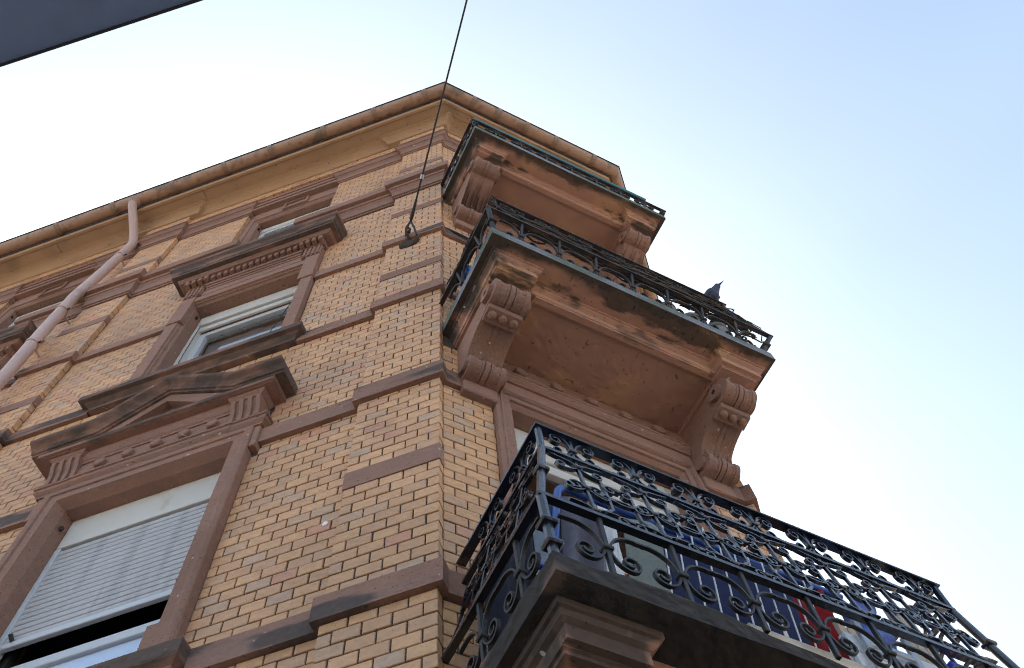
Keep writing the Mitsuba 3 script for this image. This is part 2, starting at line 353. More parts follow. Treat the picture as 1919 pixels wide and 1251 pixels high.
# bricks: list of (frame, a0, a1, z0, z1, e_face, depth)
BR = []
def field(M, a0, a1, z0, z1, e, holes=(), pitch=0.133, depth=0.02, phase=0.0, hd=1):
    """Header bond courses between the heights z0 and z1, keeping out of the holes (a0, a1, z0, z1)."""
    i0 = int(math.floor((z0-ZB)/ROW))-1; i1 = int(math.ceil((z1-ZB)/ROW))+1
    for i in range(i0, i1):
        lo, hi = max(ZB+i*ROW+0.0038, z0+0.004), min(ZB+(i+1)*ROW-0.0038, z1-0.004)
        if hi-lo < 0.012: continue
        cuts = [(h[0], h[1]) for h in holes if h[2] < (lo+hi)/2+0.02 and h[3] > (lo+hi)/2-0.02]
        off = phase+(pitch/2 if i % 2 else 0.0)
        k0 = int(math.floor((a0-off)/pitch))-1; k1 = int(math.ceil((a1-off)/pitch))+1
        for k in range(k0, k1):
            segs = [(max(a0+0.001, off+k*pitch+0.0040), min(a1-0.001, off+(k+1)*pitch-0.0040))]
            for c0, c1 in cuts:
                nxt = []
                for s0, s1 in segs:
                    if c1 <= s0 or c0 >= s1: nxt.append((s0, s1))
                    else:
                        if c0-s0 > 0: nxt.append((s0, c0-0.003))
                        if s1-c1 > 0: nxt.append((c1+0.003, s1))
                segs = nxt
            for s0, s1 in segs:
                if s1-s0 > 0.018:
                    j = lambda q: rng.uniform(-q, q)
                    BR.append((M, s0+j(.0012), s1+j(.0012), lo+j(.0012), hi+j(.0012), e+rng.uniform(-.0025, .0015), depth))
def band_gaps(z0, z1, bands):
    out, z = [], z0
    for b0, b1 in sorted(bands):
        if b1 <= z0 or b0 >= z1: continue
        if b0 > z: out.append((z, b0))
        z = b1
    if z < z1: out.append((z, z1))
    return out
STR = [(S1, S1+0.165), (S2, S2+0.20), (S3, S3+0.15), (S4, S4+0.165)]
CORN = (11.34, 11.93)
FRZ = (13.43, 13.84)
BANDS = [(2.15, 2.3), (3.2, 3.345), (5.688, 5.842), (7.42, 7.565), (8.79, 8.935), (10.60, 10.745), (12.51, 12.655)]
BANDS = [b for b in BANDS if b[0] != 7.42]
# openings of the left facade: (a0, a1, z0, z1) of everything that is stone or window
def holes_for(ax):
    o = ax-AX1
    return [(1.25+o, 2.71+o, 4.60, 6.6), (1.205+o, 2.755+o, 6.56, 7.20),
            (1.25+o, 2.71+o, 8.15, 9.66), (1.255+o, 2.71+o, 9.6, 10.64), (1.43+o, 2.69+o, 11.80, 13.9),
            (1.25+o, 2.71+o, 1.2, 3.0)]
HOLES = holes_for(AX1)+holes_for(AX2)
for z0, z1 in band_gaps(ZBOT, 13.84, STR+[CORN, FRZ]):
    field(FA, 0.53, P2R, z0, z1, W, HOLES, phase=0.53)
    field(FA, P2L, AEND, z0, z1, W, HOLES, phase=P2L)
for z0, z1 in band_gaps(ZBOT, 13.84, STR+[CORN, FRZ]+BANDS):
    for a0, a1 in ((0.0, 0.53), (P2R, P2L)):
        field(FA, a0, a1, z0, z1, 0.0, phase=a0-0.001, depth=0.0535)
# piers of the top storey: returns into the window recess
for ae, sgn in ((2.69, 1), (1.43, -1), (2.69+AX2-AX1, 1)):
    q = tf(FA, np.array([ae-sgn*0.0, W-0.001, 0]))
    Fr = frame(q, (S, S, 0), (S, -S, 0)) if sgn > 0 else frame(q, (S, S, 0), (-S, S, 0))
    field(Fr, 0.022, 0.085, 11.93, 13.43, 0.0, pitch=0.2, phase=-0.1, depth=0.012)
# corner front
XL, XR = 0.375, 1.90             # door surround
FLOORS = (4.0, 7.54, 11.085)
hb = []
for f in (0.46, 4.0, 7.54, 11.085):
    hb += [(-XR, -XL, f-0.3, f+3.27), (-2.13, -1.885, f+2.68, f+3.35), (-0.392, -0.148, f+2.68, f+3.35), (-2.4, 0.2, f-0.27, f-0.02)]
hb = [h for h in hb]
for z0, z1 in band_gaps(ZBOT, 13.84, STR+[(S1-0.01, S1+0.17), (11.36, 11.6), FRZ]):
    field(FB, -2.235, -0.039, z0, z1, 0.0, [h for h in hb if not (h[2] > 13.6)], phase=-0.039)
# right facade: pilaster and field
for z0, z1 in band_gaps(ZBOT, 13.84, STR+[CORN, FRZ]+BANDS):
    FCm = frame((2*XC, 0, 0), (-S, -S, 0), (S, -S, 0))
    field(FCm, -0.53, 0.0, z0, z1, 0.0, phase=-0.53, depth=0.0535)
for z0, z1 in band_gaps(ZBOT, 13.84, STR+[CORN, FRZ]):
    field(FC, -4.0, -0.53, z0, z1, W, phase=-0.53)
for a0, a1, e in ((0.53, P2R, W+0.082), (P2L, AEND, W+0.082), (0.0, 0.53, 0.082), (P2R, P2L, 0.082)): field(FA, a0-(0.06 if e > 0.05 else 0), a1+(0.03 if e > 0.05 else 0), 13.842, 14.06, e, phase=a0, depth=0.10)
field(FB, -2.235, -0.039, 13.842, 14.06, 0.082, phase=-0.039, depth=0.05)
# choose the bricks that show largest as parts, the rest is one part
def project(p):
    q = p-EYE; d = q@FWD; return np.stack([959.5+FOCAL*(q@RIGHT)/d, 625.5-FOCAL*(q@UP)/d], -1), d
def brick_mesh(b):
    M, a0, a1, z0, z1, e, dp = b; c = 0.0028; eb = e-dp
    v = np.array([(a0, eb, z0), (a1, eb, z0), (a1, eb, z1), (a0, eb, z1), (a0, e-c, z0), (a1, e-c, z0), (a1, e-c, z1), (a0, e-c, z1),
                  (a0+c, e, z0+c), (a1-c, e, z0+c), (a1-c, e, z1-c), (a0+c, e, z1-c)])
    return tf(M, v)
BRF = []
for k in range(4):
    a, b = k, (k+1) % 4
    BRF += [(a, a+4, b+4), (a, b+4, b), (a+4, a+8, b+8), (a+4, b+8, b+4)]
BRF += [(8, 11, 10), (8, 10, 9)]
BRF = np.array(BRF)
size = []
for b in BR:
    v = brick_mesh(b); nrm = b[0][:3, 1]; c = v[8:12].mean(0)
    uvp, d = project(v[8:12]); x, y = uvp[:, 0], uvp[:, 1]
    area = 0.5*abs(np.dot(x, np.roll(y, -1))-np.dot(y, np.roll(x, -1)))
    inside = (x.min() > 4) and (x.max() < 1915) and (y.min() > 4) and (y.max() < 1247) and d.min() > 0 and nrm@(EYE-c) > 0
    if b[0] is FB and b[1] < -0.40: inside = False
    size.append(area if inside else 0.0)
order = np.argsort(size)[::-1]; single = set(order[:300].tolist())
WALL = key(BLD+'__wall')
rv, rf, ru = [], [], []; k = 0
for i in order[:300]:
    t = rng.random(); v = brick_mesh(BR[i])
    kk = key(WALL+'__brick'); scene[kk] = mikit.ply((v, BRF), 'brick_mat', False, np.full((12, 2), t))
for i, b in enumerate(BR):
    if i in single: continue
    v = brick_mesh(b); rv.append(v); rf.append(BRF+k); ru.append(np.full((12, 2), rng.random())); k += 12
kk = key(WALL+'__brickwork'); scene[kk] = mikit.ply((np.vstack(rv), np.vstack(rf)), 'brick_mat', False, np.vstack(ru)); labels[kk] = {'label': 'smaller bricks of the walls', 'kind': 'stuff'}
# mortar backing, built round the openings
def backing(M, a0, a1, z0, z1, e0, e1, ops):
    """A wall slab a0..a1, z0..z1, pierced by openings (a0, a1, z0, z1)."""
    P = Polygon([(a0, z0), (a1, z0), (a1, z1), (a0, z1)])
    for o in ops: P = P.difference(Polygon([(o[0], o[2]), (o[1], o[2]), (o[1], o[3]), (o[0], o[3])]))
    out = []
    for gm in getattr(P, 'geoms', [P]):
        m = trimesh.creation.extrude_polygon(gm, e1-e0, engine='earcut'); v = np.array(m.vertices)
        mm = trimesh.Trimesh(tf(M, np.column_stack([v[:, 0], v[:, 2]+e0, v[:, 1]])), m.faces, process=False); mm.invert(); out.append(mm)
    return cat(out)
JD = 0.009
def ops_for(o): return [(1.385+o, 2.575+o, 4.80, 6.71), (1.385+o, 2.575+o, 8.24, 10.13), (1.42+o, 2.70+o, 11.5, 13.95), (1.41+o, 2.555+o, 1.9, 3.1)]
parts = [backing(FA, 0.02, AEND, ZBOT-1.2, 14.3, W-0.40, W-JD, ops_for(0)+ops_for(AX2-AX1)),
         box(FA, 0.010, 0.52, W-0.05, -JD, 0, 14.25), box(FA, P2R+0.010, P2L-0.010, W-0.05, -JD, 0, 14.25),
         backing(FB, -2.235, -0.039, 0, 14.3, -0.40, -JD, [(-1.775, -0.50, f, f+2.74) for f in FLOORS]),
         box(FC, -CEND, -0.02, W-0.4, W-JD, 0, 14.3), box(FC, -0.52, -0.010, W-0.05, -JD, 0, 14.25)]
for o in (0, AX2-AX1): parts.append(backing(FA, 1.43+o, 2.69+o, 11.4, 14.0, W-0.40, W-0.085, [(1.50+o, 2.57+o, 11.6, 13.23)]))
scene[WALL] = mikit.ply(cat(parts), 'mortar_mat')
# ------------------------------------------------------------------ string courses and bands
def pathA(a_from, a_to):
    """Plan of the left facade from a_from down to a_to (a decreasing), breaking round the pilasters."""
    pts = [(AEND, W), (P2L, W), (P2L, 0), (P2R, 0), (P2R, W), (0.53, W), (0.53, 0), (0.0, 0)]
    out = [(a_from, W)]
    for p in pts:
        if a_to <= p[0] < a_from-1e-6 or (p[0] == a_to): out.append(p)
    if out[-1][0] > a_to+1e-6: out.append((a_to, W))
    return [tuple(tf(FA, np.array([a, e, 0]))[:2]) for a, e in out]
def toB(x_to): return [(YB, YB), (x_to, YB)]
def strprof(z0, h, pr, wash): return [(-0.02, z0), (pr, z0), (pr, z0+h-wash), (0.004, z0+h), (-0.02, z0+h)]
def course(name, z0, h, pr, wash, a_segs, xB, m='string_mat'):
    for a0, a1 in a_segs:
        p = pathA(a0, a1)
        if a1 == 0.0: p = p+toB(xB)
        put(BLD, name, sweep(p, strprof(z0, h, pr, wash)), m)
    # the right-hand end, on the corner front and round to the right facade
    p = [(2*XC-xB, YB), (2*XC-YB, YB), (2*XC, 0.0)]+[tuple(tf(FC, np.array([a, e, 0]))[:2]) for a, e in ((-0.53, 0.0), (-0.53, W), (-CEND, W))]
    put(BLD, name, sweep(p, strprof(z0, h, pr, wash)), m)
d2 = AX2-AX1
course('string_course', S1, 0.165, 0.031, 0.012, [(AEND, 2.80+d2), (1.16+d2, 2.80), (1.16, 0.0)], 0.374)
course('string_course', S2, 0.20, 0.031, 0.03, [(AEND, 2.755+d2), (1.205+d2, 2.755), (1.205, 0.0)], 0.158)
course('string_course', S3, 0.15, 0.031, 0.012, [(AEND, 2.95+d2), (1.16+d2, 2.95), (1.19, 0.0)], 0.374)
course('string_course', S4, 0.165, 0.031, 0.03, [(AEND, 2.72+d2), (1.245+d2, 2.72), (1.245, 0.0)], 0.374)
for b0, b1 in BANDS:
    for a0, a1 in ((0.0, 0.53), (P2R, P2L)):
        p = [(a1, W), (a1, 0.0), (a0, 0.0), (a0, W)]
        put(BLD, 'stone_band', sweep(p, [(-0.02, b0), (0.004, b0), (0.004, b1), (-0.02, b1)], FA), 'stone_mat')
    p = [(0.0, W), (0.0, 0.0), (-0.53, 0.0), (-0.53, W)]
    put(BLD, 'stone_band', sweep(p, [(-0.02, b0), (0.004, b0), (0.004, b1), (-0.02, b1)], FC), 'stone_mat')
# sill course of the top storey (stops at the windows) and the frieze moulding under the eaves
SC = [(-0.03, 11.36), (0.012, 11.36), (0.012, 11.40), (0.026, 11.402), (0.028, 11.50), (0.036, 11.55), (0.055, 11.59), (0.066, 11.592), (0.066, 11.625), (0.060, 11.63), (0.060, 11.69), (0.10, 11.692), (0.104, 11.70), (0.104, 11.855), (0.008, 11.93), (-0.03, 11.93)]
FZ = [(-0.03, 13.43), (0.012, 13.43), (0.012, 13.47), (0.026, 13.472), (0.026, 13.505), (0.018, 13.508), (0.020, 13.58), (0.028, 13.625), (0.050, 13.655), (0.060, 13.657), (0.060, 13.69), (0.066, 13.70), (0.078, 13.725), (0.080, 13.75), (0.092, 13.752), (0.092, 13.80), (0.004, 13.84), (-0.03, 13.84)]
def breaks(segs, prof, name, m, xB):
    for a0, a1, retL, retR in segs:
        p = pathA(a0, a1)
        if retL: p = [tuple(tf(FA, np.array([a0, W-0.085, 0]))[:2])]+p
        if retR: p = p+[tuple(tf(FA, np.array([a1, W-0.085, 0]))[:2])]
        if a1 == 0.0: p = p+toB(xB)
        put(BLD, name, sweep(p, prof), m, 35)
breaks([(AEND, 2.69+d2, 0, 1), (1.43+d2, 2.69, 1, 1), (1.43, 0.0, 1, 0)], FZ, 'frieze_moulding', 'stone_mat', 2.235)
breaks([(AEND, 2.54+d2, 0, 1), (1.64+d2, 2.54, 1, 1), (1.64, 0.0, 1, 0)], SC, 'sill_course', 'stone_mat', 0.374)
pc = [(2*XC-0.039, YB), (2*XC, 0.0)]+[tuple(tf(FC, np.array([a, e, 0]))[:2]) for a, e in ((-0.53, 0.0), (-0.53, W), (-CEND, W))]
put(BLD, 'frieze_moulding', sweep(pc, FZ), 'stone_mat', 16)
put(BLD, 'sill_course', sweep([(2*XC-0.374, YB)]+pc, SC), 'stone_mat', 16)
# ------------------------------------------------------------------ eaves: cove, soffit, fascia, gutter, roof
EV = [tuple(tf(FA, np.array([AEND, W, 0]))[:2]), (YB, YB), (2*XC-YB, YB), tuple(tf(FC, np.array([-CEND, W, 0]))[:2])]
cove = [(-0.05, 14.05), (0.098, 14.05), (0.100, 14.075), (0.108, 14.08)]+[(0.108+0.12*(1-math.cos(q)), 14.08+0.115*math.sin(q)) for q in np.linspace(0.15, math.pi/2, 7)]+[(0.232, 14.215), (-0.05, 14.215)]
put(BLD, 'eaves_cove', sweep(EV, cove), 'eaves_mat', 16)
for a0, a1 in ((P2L+0.10, P2R-0.10), (0.64, 0.0)):
    p = [(a0, W), (a0, 0.0), (a1, 0.0)]+([(a1, W)] if a1 > 0 else [])
    pp = [tuple(tf(FA, np.array([a, e+0.01, 0]))[:2]) for a, e in p]
    if a1 == 0.0: pp = pp[:-1]+[tuple(tf(FA, np.array([-0.005, 0.01, 0]))[:2]), tuple(tf(FA, np.array([-0.005, W-0.06, 0]))[:2])]
    put(BLD, 'eaves_cove', sweep(pp, [(-0.09, 14.035), (0.09, 14.035), (0.094, 14.06)]+[(0.102+0.09*(1-math.cos(q)), 14.065+0.12*math.sin(q)) for q in np.linspace(0.2, math.pi/2, 6)]+[(0.20, 14.196), (-0.09, 14.196)]), 'eaves_mat', 16)
def mitre_seg(p, q, prof, before, after):
    full = sweep([before, p, q, after], prof); k = len(prof); v = np.array(full.vertices)[k:3*k]; f = []
    for j in range(k):
        a, b = j, (j+1) % k; f += [(a, b, b+k), (a, b+k, a+k)]
    return trimesh.Trimesh(v, np.array(f), process=False)
SOF = [(0.0, 14.205), (0.385, 14.205), (0.385, 14.225), (0.0, 14.225)]
# soffit boards with open joints
cuts = [AEND, 5.55, 3.35, 0]
for i in range(3):
    pa = tf(FA, np.array([cuts[i]-(0.004 if i else 0), W, 0]))[:2]
    pb = tf(FA, np.array([cuts[i+1]+0.004, W, 0]))[:2] if i < 2 else None
    path = [tuple(pa), tuple(pb)] if i < 2 else [tuple(pa), (YB, YB)]
    if i < 2: put(BLD, 'soffit_board', sweep(path, SOF), 'eaves_mat')
    else: put(BLD, 'soffit_board', mitre_seg(path[0], path[1], SOF, tuple(2*np.array(path[0])-np.array(path[1])), EV[2]), 'eaves_mat')
put(BLD, 'soffit_board', mitre_seg(EV[1], EV[2], [(0.0, 14.203), (0.27, 14.203), (0.27, 14.225), (0.0, 14.225)], EV[0], EV[3]), 'eaves_mat')
put(BLD, 'soffit_board', mitre_seg(EV[1], EV[2], [(0.276, 14.203), (0.385, 14.203), (0.385, 14.225), (0.276, 14.225)], EV[0], EV[3]), 'eaves_mat')
put(BLD, 'soffit_board', mitre_seg(EV[2], EV[3], SOF, EV[1], tuple(2*np.array(EV[3])-np.array(EV[2]))), 'eaves_mat')
put(BLD, 'fascia_board', sweep(EV, [(0.39, 14.19), (0.425, 14.19), (0.425, 14.36), (0.39, 14.36)]), 'eaves_mat')
GR, GD, GZ = 0.083, 0.527, 14.405
gp = [(GD-GR*math.cos(q), GZ-GR*math.sin(q)) for q in np.linspace(0, math.pi, 15)]
gi = [(GD-(GR-0.004)*math.cos(q), GZ-(GR-0.004)*math.sin(q)) for q in np.linspace(math.pi, 0, 15)]
put(BLD, 'gutter', sweep(EV, gp+gi), 'gutter_mat', 40)
put(BLD, 'gutter_rim', sweep(EV, [(GD+GR+0.004+0.011*math.cos(q), GZ+0.002+0.011*math.sin(q)) for q in np.linspace(0, 2*math.pi, 9)[:-1]]), 'dark_metal_mat', 40)
put(BLD, 'roof', sweep(EV, [(0.46, 14.46), (0.455, 14.48), (-3.2, 17.3), (-3.2, 17.25)]), 'roof_mat')
put(BLD, 'eaves_board', sweep(EV, [(0.30, 14.36), (0.43, 14.36), (0.43, 14.455), (0.30, 14.50)]), 'dark_metal_mat')
def gutter_band(pos, tdir, ndir, wd=0.06, pr=0.014):
    pts = []
    M = frame((pos[0], pos[1], 0), tdir, ndir)
    ring = [(GD-(GR+pr)*math.cos(q), GZ-(GR+pr)*math.sin(q)) for q in np.linspace(-0.1, math.pi+0.05, 14)]
    inn = [(GD-(GR-0.002)*math.cos(q), GZ-(GR-0.002)*math.sin(q)) for q in np.linspace(math.pi+0.05, -0.1, 14)]
    if wd < 0.02: put(BLD, 'gutter_seam', prism(M, ring+inn, -wd/2, wd/2, 'a'), 'gutter_mat', 40)
    else: put(BLD, 'gutter_bracket', cat([prism(M, ring+inn, -0.030, -0.010, 'a'), prism(M, ring+inn, 0.010, 0.030, 'a'), prism(M, [(e*0.985+GD*0.015, z*0.985+GZ*0.015) for e, z in ring]+inn, -0.010, 0.010, 'a')]), 'bracket_mat', 40)
nA = (-S, -S, 0); nB = (0, -1, 0)
GA0 = 0.30
for a in (0.05, 0.78, 1.52, 2.30, 2.98, 3.75, 4.65, 5.50, 6.6, 7.6, 8.6):
    gutter_band(tf(FA, np.array([a, W, 0])), (-S, S, 0), nA)
for x in (0.24, 0.62, 1.05, 1.50, 2.1): gutter_band(np.array([x, YB, 0]), (-1, 0, 0), nB)
for a in (1.15, 3.3, 6.1): gutter_band(tf(FA, np.array([a, W, 0])), (-S, S, 0), nA, 0.008, 0.004)
for x in (0.40, 1.28): gutter_band(np.array([x, YB, 0]), (-1, 0, 0), nB, 0.008, 0.004)
# downpipe with its swan neck
PE = W+0.10
def PP(a, e, z): return tf(FA, np.array([a, e, z]))
def bez(p, n=9):
    p = np.array(p, float); t = np.linspace(0, 1, n)[:, None]
    return (1-t)**3*p[0]+3*(1-t)**2*t*p[1]+3*(1-t)*t**2*p[2]+t**3*p[3]
AO, PR = 4.335, 0.058
PIPE = [(13.45, 4.345, W+0.125), (12.4, 4.335, W+0.15), (11.5, 4.305, W+0.19), (10.4, 4.215, W+0.20), (9.4, 4.125, W+0.20), (7.0, 4.05, W+0.20), (0.1, 4.0, W+0.20)]
def pipe_at(z): zs = [p[0] for p in PIPE][::-1]; return np.interp(z, zs, [p[1] for p in PIPE][::-1]), np.interp(z, zs, [p[2] for p in PIPE][::-1])
neck = np.vstack([[PP(AO, W+GD, 14.33)], bez([PP(AO, W+GD, 14.27), PP(AO, W+GD, 14.20), PP(AO, W+0.47, 14.15), PP(AO, W+0.42, 14.08)]),
                  bez([PP(AO, W+0.24, 13.84), PP(AO+.004, W+0.16, 13.72), PP(AO+.008, W+0.125, 13.68), PP(AO+.01, W+0.125, 13.55)])])
DP = put(BLD, 'downpipe', tube(np.vstack([neck]+[[PP(a, e, z)] for z, a, e in PIPE]), PR, 20), 'pipe_mat', 50)
put(DP, 'outlet', lathe(frame(PP(AO, W+GD, 0), (1, 0, 0), (0, 0, 1), (0, -1, 0)), 0, 0, [(0.075, 14.345), (0.088, 14.32), (0.085, 14.30), (0.068, 14.285), (0.068, 14.25), (0.062, 14.24)], 18), 'gutter_mat', 40)
for z in (13.1, 11.05, 10.1, 8.6, 6.5):
    a, e = pipe_at(z)
    cl = put(DP, 'pipe_clamp', tube([PP(a-0.001, e, z-0.016), PP(a+0.001, e, z+0.016)], PR+0.009, 20), 'pipe_mat', 40)
    put(DP, 'clamp_arm', box(FA, a-0.008, a+0.008, W-0.02, e-PR-0.005, z-0.008, z+0.008), 'pipe_mat')
    put(DP, 'clamp_lug', box(FA, a-PR-0.036, a-PR-0.009, e-0.012, e+0.004, z-0.013, z+0.013), 'dark_metal_mat')
for z in (12.75, 9.75):
    a, e = pipe_at(z); put(DP, 'pipe_joint', tube([PP(a, e, z-0.025), PP(a, e, z+0.025)], PR+0.003, 20), 'pipe_mat', 40)
# ------------------------------------------------------------------ windows of the left facade
def glazing(wn, M, a0, a1, z0, z1, e, bar=0.06, mull=True, fr='sash_mat', glass_z=None):
    ms = [box(M, a0, a0+bar, e-0.05, e, z0, z1, .004), box(M, a1-bar, a1, e-0.05, e, z0, z1, .004), box(M, a0+bar, a1-bar, e-0.05, e, z1-bar, z1, .004), box(M, a0+bar, a1-bar, e-0.05, e, z0, z0+bar, .004)]
    put(wn, 'frame', cat(ms), fr)
    if mull: put(wn, 'mullion', box(M, (a0+a1)/2-bar*.6, (a0+a1)/2+bar*.6, e-0.052, e+0.004, z0+bar+.001, z1-bar-.001, .004), fr)
    q = np.array([(a0+bar-.004, e-.03, z0+bar-.004), (a1-bar+.004, e-.03, z0+bar-.004), (a1-bar+.004, e-.03, z1-bar+.004), (a0+bar-.004, e-.03, z1-bar+.004)])
    put(wn, 'pane', (tf(M, q), np.array([[0, 1, 2], [0, 2, 3]])), 'glass_mat')
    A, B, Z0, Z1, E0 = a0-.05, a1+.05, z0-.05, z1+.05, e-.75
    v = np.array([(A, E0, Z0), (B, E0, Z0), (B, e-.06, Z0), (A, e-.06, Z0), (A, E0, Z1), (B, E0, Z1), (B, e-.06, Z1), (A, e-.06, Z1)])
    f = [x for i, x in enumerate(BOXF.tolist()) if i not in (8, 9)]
    put(wn, 'dark_room_box', (tf(M, v), np.array(f)), 'room_mat')  # box for the room behind the glass, its darkness painted in
def surround(wn, M, a0, a1, z0, z1, wdt, e_face, e_deep, steps, m='stone_mat', name='surround', top=True):
    """Stepped architrave round an opening: steps [(inset from the outer edge, e)] from the outside in."""
    path = [(a1, z0), (a1, z1), (a0, z1), (a0, z0)]
    # profile measured outward from the opening edge: build with a sweep in the (a, z) plane
    prof = [(0.0, e_deep)]+[(d, e) for d, e in steps]+[(wdt, W-0.06), (wdt, e_deep)]
    P = np.array(path); k = len(prof); pr = np.array(prof)
    t = np.diff(P, axis=0); t /= np.linalg.norm(t, axis=1, keepdims=True)
    nr = np.stack([t[:, 1], -t[:, 0]], 1); mit = [nr[0], nr[0]+nr[1], nr[1]+nr[2], nr[2]]
    v = np.concatenate([np.column_stack([P[i, 0]+pr[:, 0]*mit[i][0], pr[:, 1], P[i, 1]+pr[:, 0]*mit[i][1]]) for i in range(4)])
    f = []
    for i in range(3):
        for j in range(k):
            a, b = i*k+j, i*k+(j+1) % k; f += [(a, b, b+k), (a, b+k, a+k)]
    _, tfc = trimesh.creation.triangulate_polygon(Polygon(pr), engine='earcut')
    tv = np.array(_); idx = [int(np.argmin(((pr-q)**2).sum(1))) for q in tv]
    for x, y, z in tfc: f += [(idx[x], idx[y], idx[z]), (3*k+idx[x], 3*k+idx[z], 3*k+idx[y])]
    mm = trimesh.Trimesh(tf(M, v), np.array(f), process=False); trimesh.repair.fix_winding(mm)
    return fixvol(mm)
SILL = [(-0.10, 0.0), (0.0, 0.0), (0.0, 0.03), (0.02, 0.05), (0.02, 0.07), (0.065, 0.085), (0.065, 0.16), (0.0, 0.20), (-0.10, 0.20)]
def prof_at(p, z, s=1.0, sd=1.0): return [(d*sd, z+q*s) for d, q in p]
def window_lower(o, ax_label):
    wn = put(BLD, 'window', surround(None, FA, 1.405+o, 2.555+o, 4.87, 6.69, 0.155, 0, W-0.30, [(0.0, W-0.02), (0.035, 0.0), (0.095, 0.0), (0.10, 0.012), (0.125, 0.016), (0.15, 0.008), (0.155, 0.0)]), 'stone_mat', 16, label=ax_label)
    # eared head, plinth blocks
    put(wn, 'ear', box(FA, 1.205+o, 1.25+o, W-0.02, -0.001, 6.58, 6.87, .006), 'stone_mat'); put(wn, 'ear', box(FA, 2.71+o, 2.755+o, W-0.02, -0.001, 6.58, 6.87, .006), 'stone_mat')
    put(wn, 'plinth', box(FA, 1.245+o, 1.435+o, W-0.10, 0.014, 4.852, 5.06, .02), 'stone_mat'); put(wn, 'plinth', box(FA, 2.525+o, 2.715+o, W-0.10, 0.014, 4.852, 5.06, .02), 'stone_mat')
    put(wn, 'sill', cat([around(FA, 2.74+o, 1.22+o, -0.01, prof_at([(-0.10, 0), (0.015, 0), (0.02, 0.04), (0.055, 0.06), (0.06, 0.07), (0.06, 0.155), (0.0, 0.175), (-0.10, 0.175)], 4.675), W-0.03), box(FA, 1.25+o, 2.71+o, W-0.30, -0.05, 4.70, 4.845)]), 'heavy_mat', 16)
    # frieze with discs, upper moulding with its little crossettes
    put(wn, 'frieze', box(FA, 1.25+o, 2.71+o, W-0.02, 0.030, 6.90, 7.12), 'stone_mat')
    mo = [(-0.03, 6.815), (0.014, 6.815), (0.014, 6.832), (0.024, 6.84), (0.036, 6.855), (0.040, 6.875), (0.034, 6.89), (0.046, 6.894), (0.046, 6.91), (0.03, 6.915), (-0.03, 6.915)]
    put(wn, 'head_moulding', sweep([(2.755+o, W), (2.755+o, -0.003), (2.51+o, -0.003), (2.51+o, 0.001), (1.45+o, 0.001), (1.45+o, -0.003), (1.205+o, -0.003), (1.205+o, W)], mo, FA), 'stone_mat', 16)
    for a in (1.555, 1.755, 1.955, 2.155, 2.355):
        put(wn, 'disc', lathe(FA, a+o, 6.972, [(0.043, 0.02), (0.043, 0.056), (0.036, 0.064), (0.035, 0.061)], 16), 'stone_mat')
    for aL, aR in ((1.435+o, 1.225+o), (2.735+o, 2.525+o)):
        n = 4; wd = (aL-aR)/(2*n-1); ms = []
        side = lambda q: [(W-0.02, 6.905), (0.045-q, 6.905), (0.048-q, 6.96), (0.058-q, 7.02), (0.080-q, 7.075), (0.088-q, 7.12), (W-0.02, 7.12)]
        for i in range(2*n-1): ms.append(prism(FA, side(0.0 if i % 2 == 0 else 0.016), aR+i*wd, aR+(i+1)*wd, 'a'))
        bk = put(wn, 'bracket', cat(ms), 'stone_mat', 25)
        put(bk, 'capital', around(FA, aL+0.004, aR-0.004, 0.078, [(-0.12, 7.118), (0.0, 7.118), (0.006, 7.13), (0.022, 7.15), (0.022, 7.165), (-0.12, 7.165)], W), 'stone_mat', 16)
    put(wn, 'bed_moulding', sweep([(2.525+o, 0.0), (1.435+o, 0.0)], [(-0.04, 7.055), (0.040, 7.055), (0.040, 7.075), (0.05, 7.085), (0.062, 7.115), (0.068, 7.17), (-0.04, 7.17)], FA), 'stone_mat', 16)
    # cornice: corona round the block, sima with the raised gable
    aL, aR = 2.80+o, 1.165+o
    put(wn, 'corona', around(FA, aL+0.015, aR-0.015, 0.105, [(-0.16, 7.165), (0.012, 7.165), (0.012, 7.172), (0.030, 7.174), (0.030, 7.215), (0.018, 7.222), (-0.16, 7.224)], W-0.01), 'sooty_mat', 16)
    tp = [(aL+0.09, 7.268), (aL+0.085, 7.27)]
    # gable path in (a, z): flat, rising to the apex, flat
    gp = [(aL+0.11, 7.226), (2.43+o, 7.226), (AX1+o, 7.555), (1.43+o, 7.226), (aR-0.11, 7.226)]
    sim = [(0.0, 0.135), (0.014, 0.138), (0.016, 0.152), (0.03, 0.158), (0.05, 0.176), (0.068, 0.205), (0.078, 0.212), (0.098, 0.214), (0.104, -0.03), (0.0, -0.03)]
    P = np.array(gp); t = np.diff(P, axis=0); t /= np.linalg.norm(t, axis=1, keepdims=True); nr = np.stack([t[:, 1], -t[:, 0]], 1); nr = np.where(nr[:, 1:] < 0, -nr, nr)
    mit = [np.array([0, 1.0])]
    for i in range(1, 4): b = nr[i-1]+nr[i]; mit.append(b/(b@b)*2)
    mit.append(np.array([0, 1.0])); pr = np.array(sim); k = len(pr)
    v = np.concatenate([np.column_stack([P[i, 0]+pr[:, 0]*mit[i][0], pr[:, 1], P[i, 1]+pr[:, 0]*mit[i][1]]) for i in range(5)]); f = []
    for i in range(4):
        for j in range(k):
            a, b = i*k+j, i*k+(j+1) % k; f += [(a, b, b+k), (a, b+k, a+k)]
    tv, tfc = trimesh.creation.triangulate_polygon(Polygon(pr), engine='earcut'); tv = np.array(tv); idx = [int(np.argmin(((pr-q)**2).sum(1))) for q in tv]
    for x, y, z in tfc: f += [(idx[x], idx[y], idx[z]), (4*k+idx[x], 4*k+idx[z], 4*k+idx[y])]
    mm = trimesh.Trimesh(tf(FA, v), np.array(f), process=False); trimesh.repair.fix_winding(mm); sm = fixvol(mm)
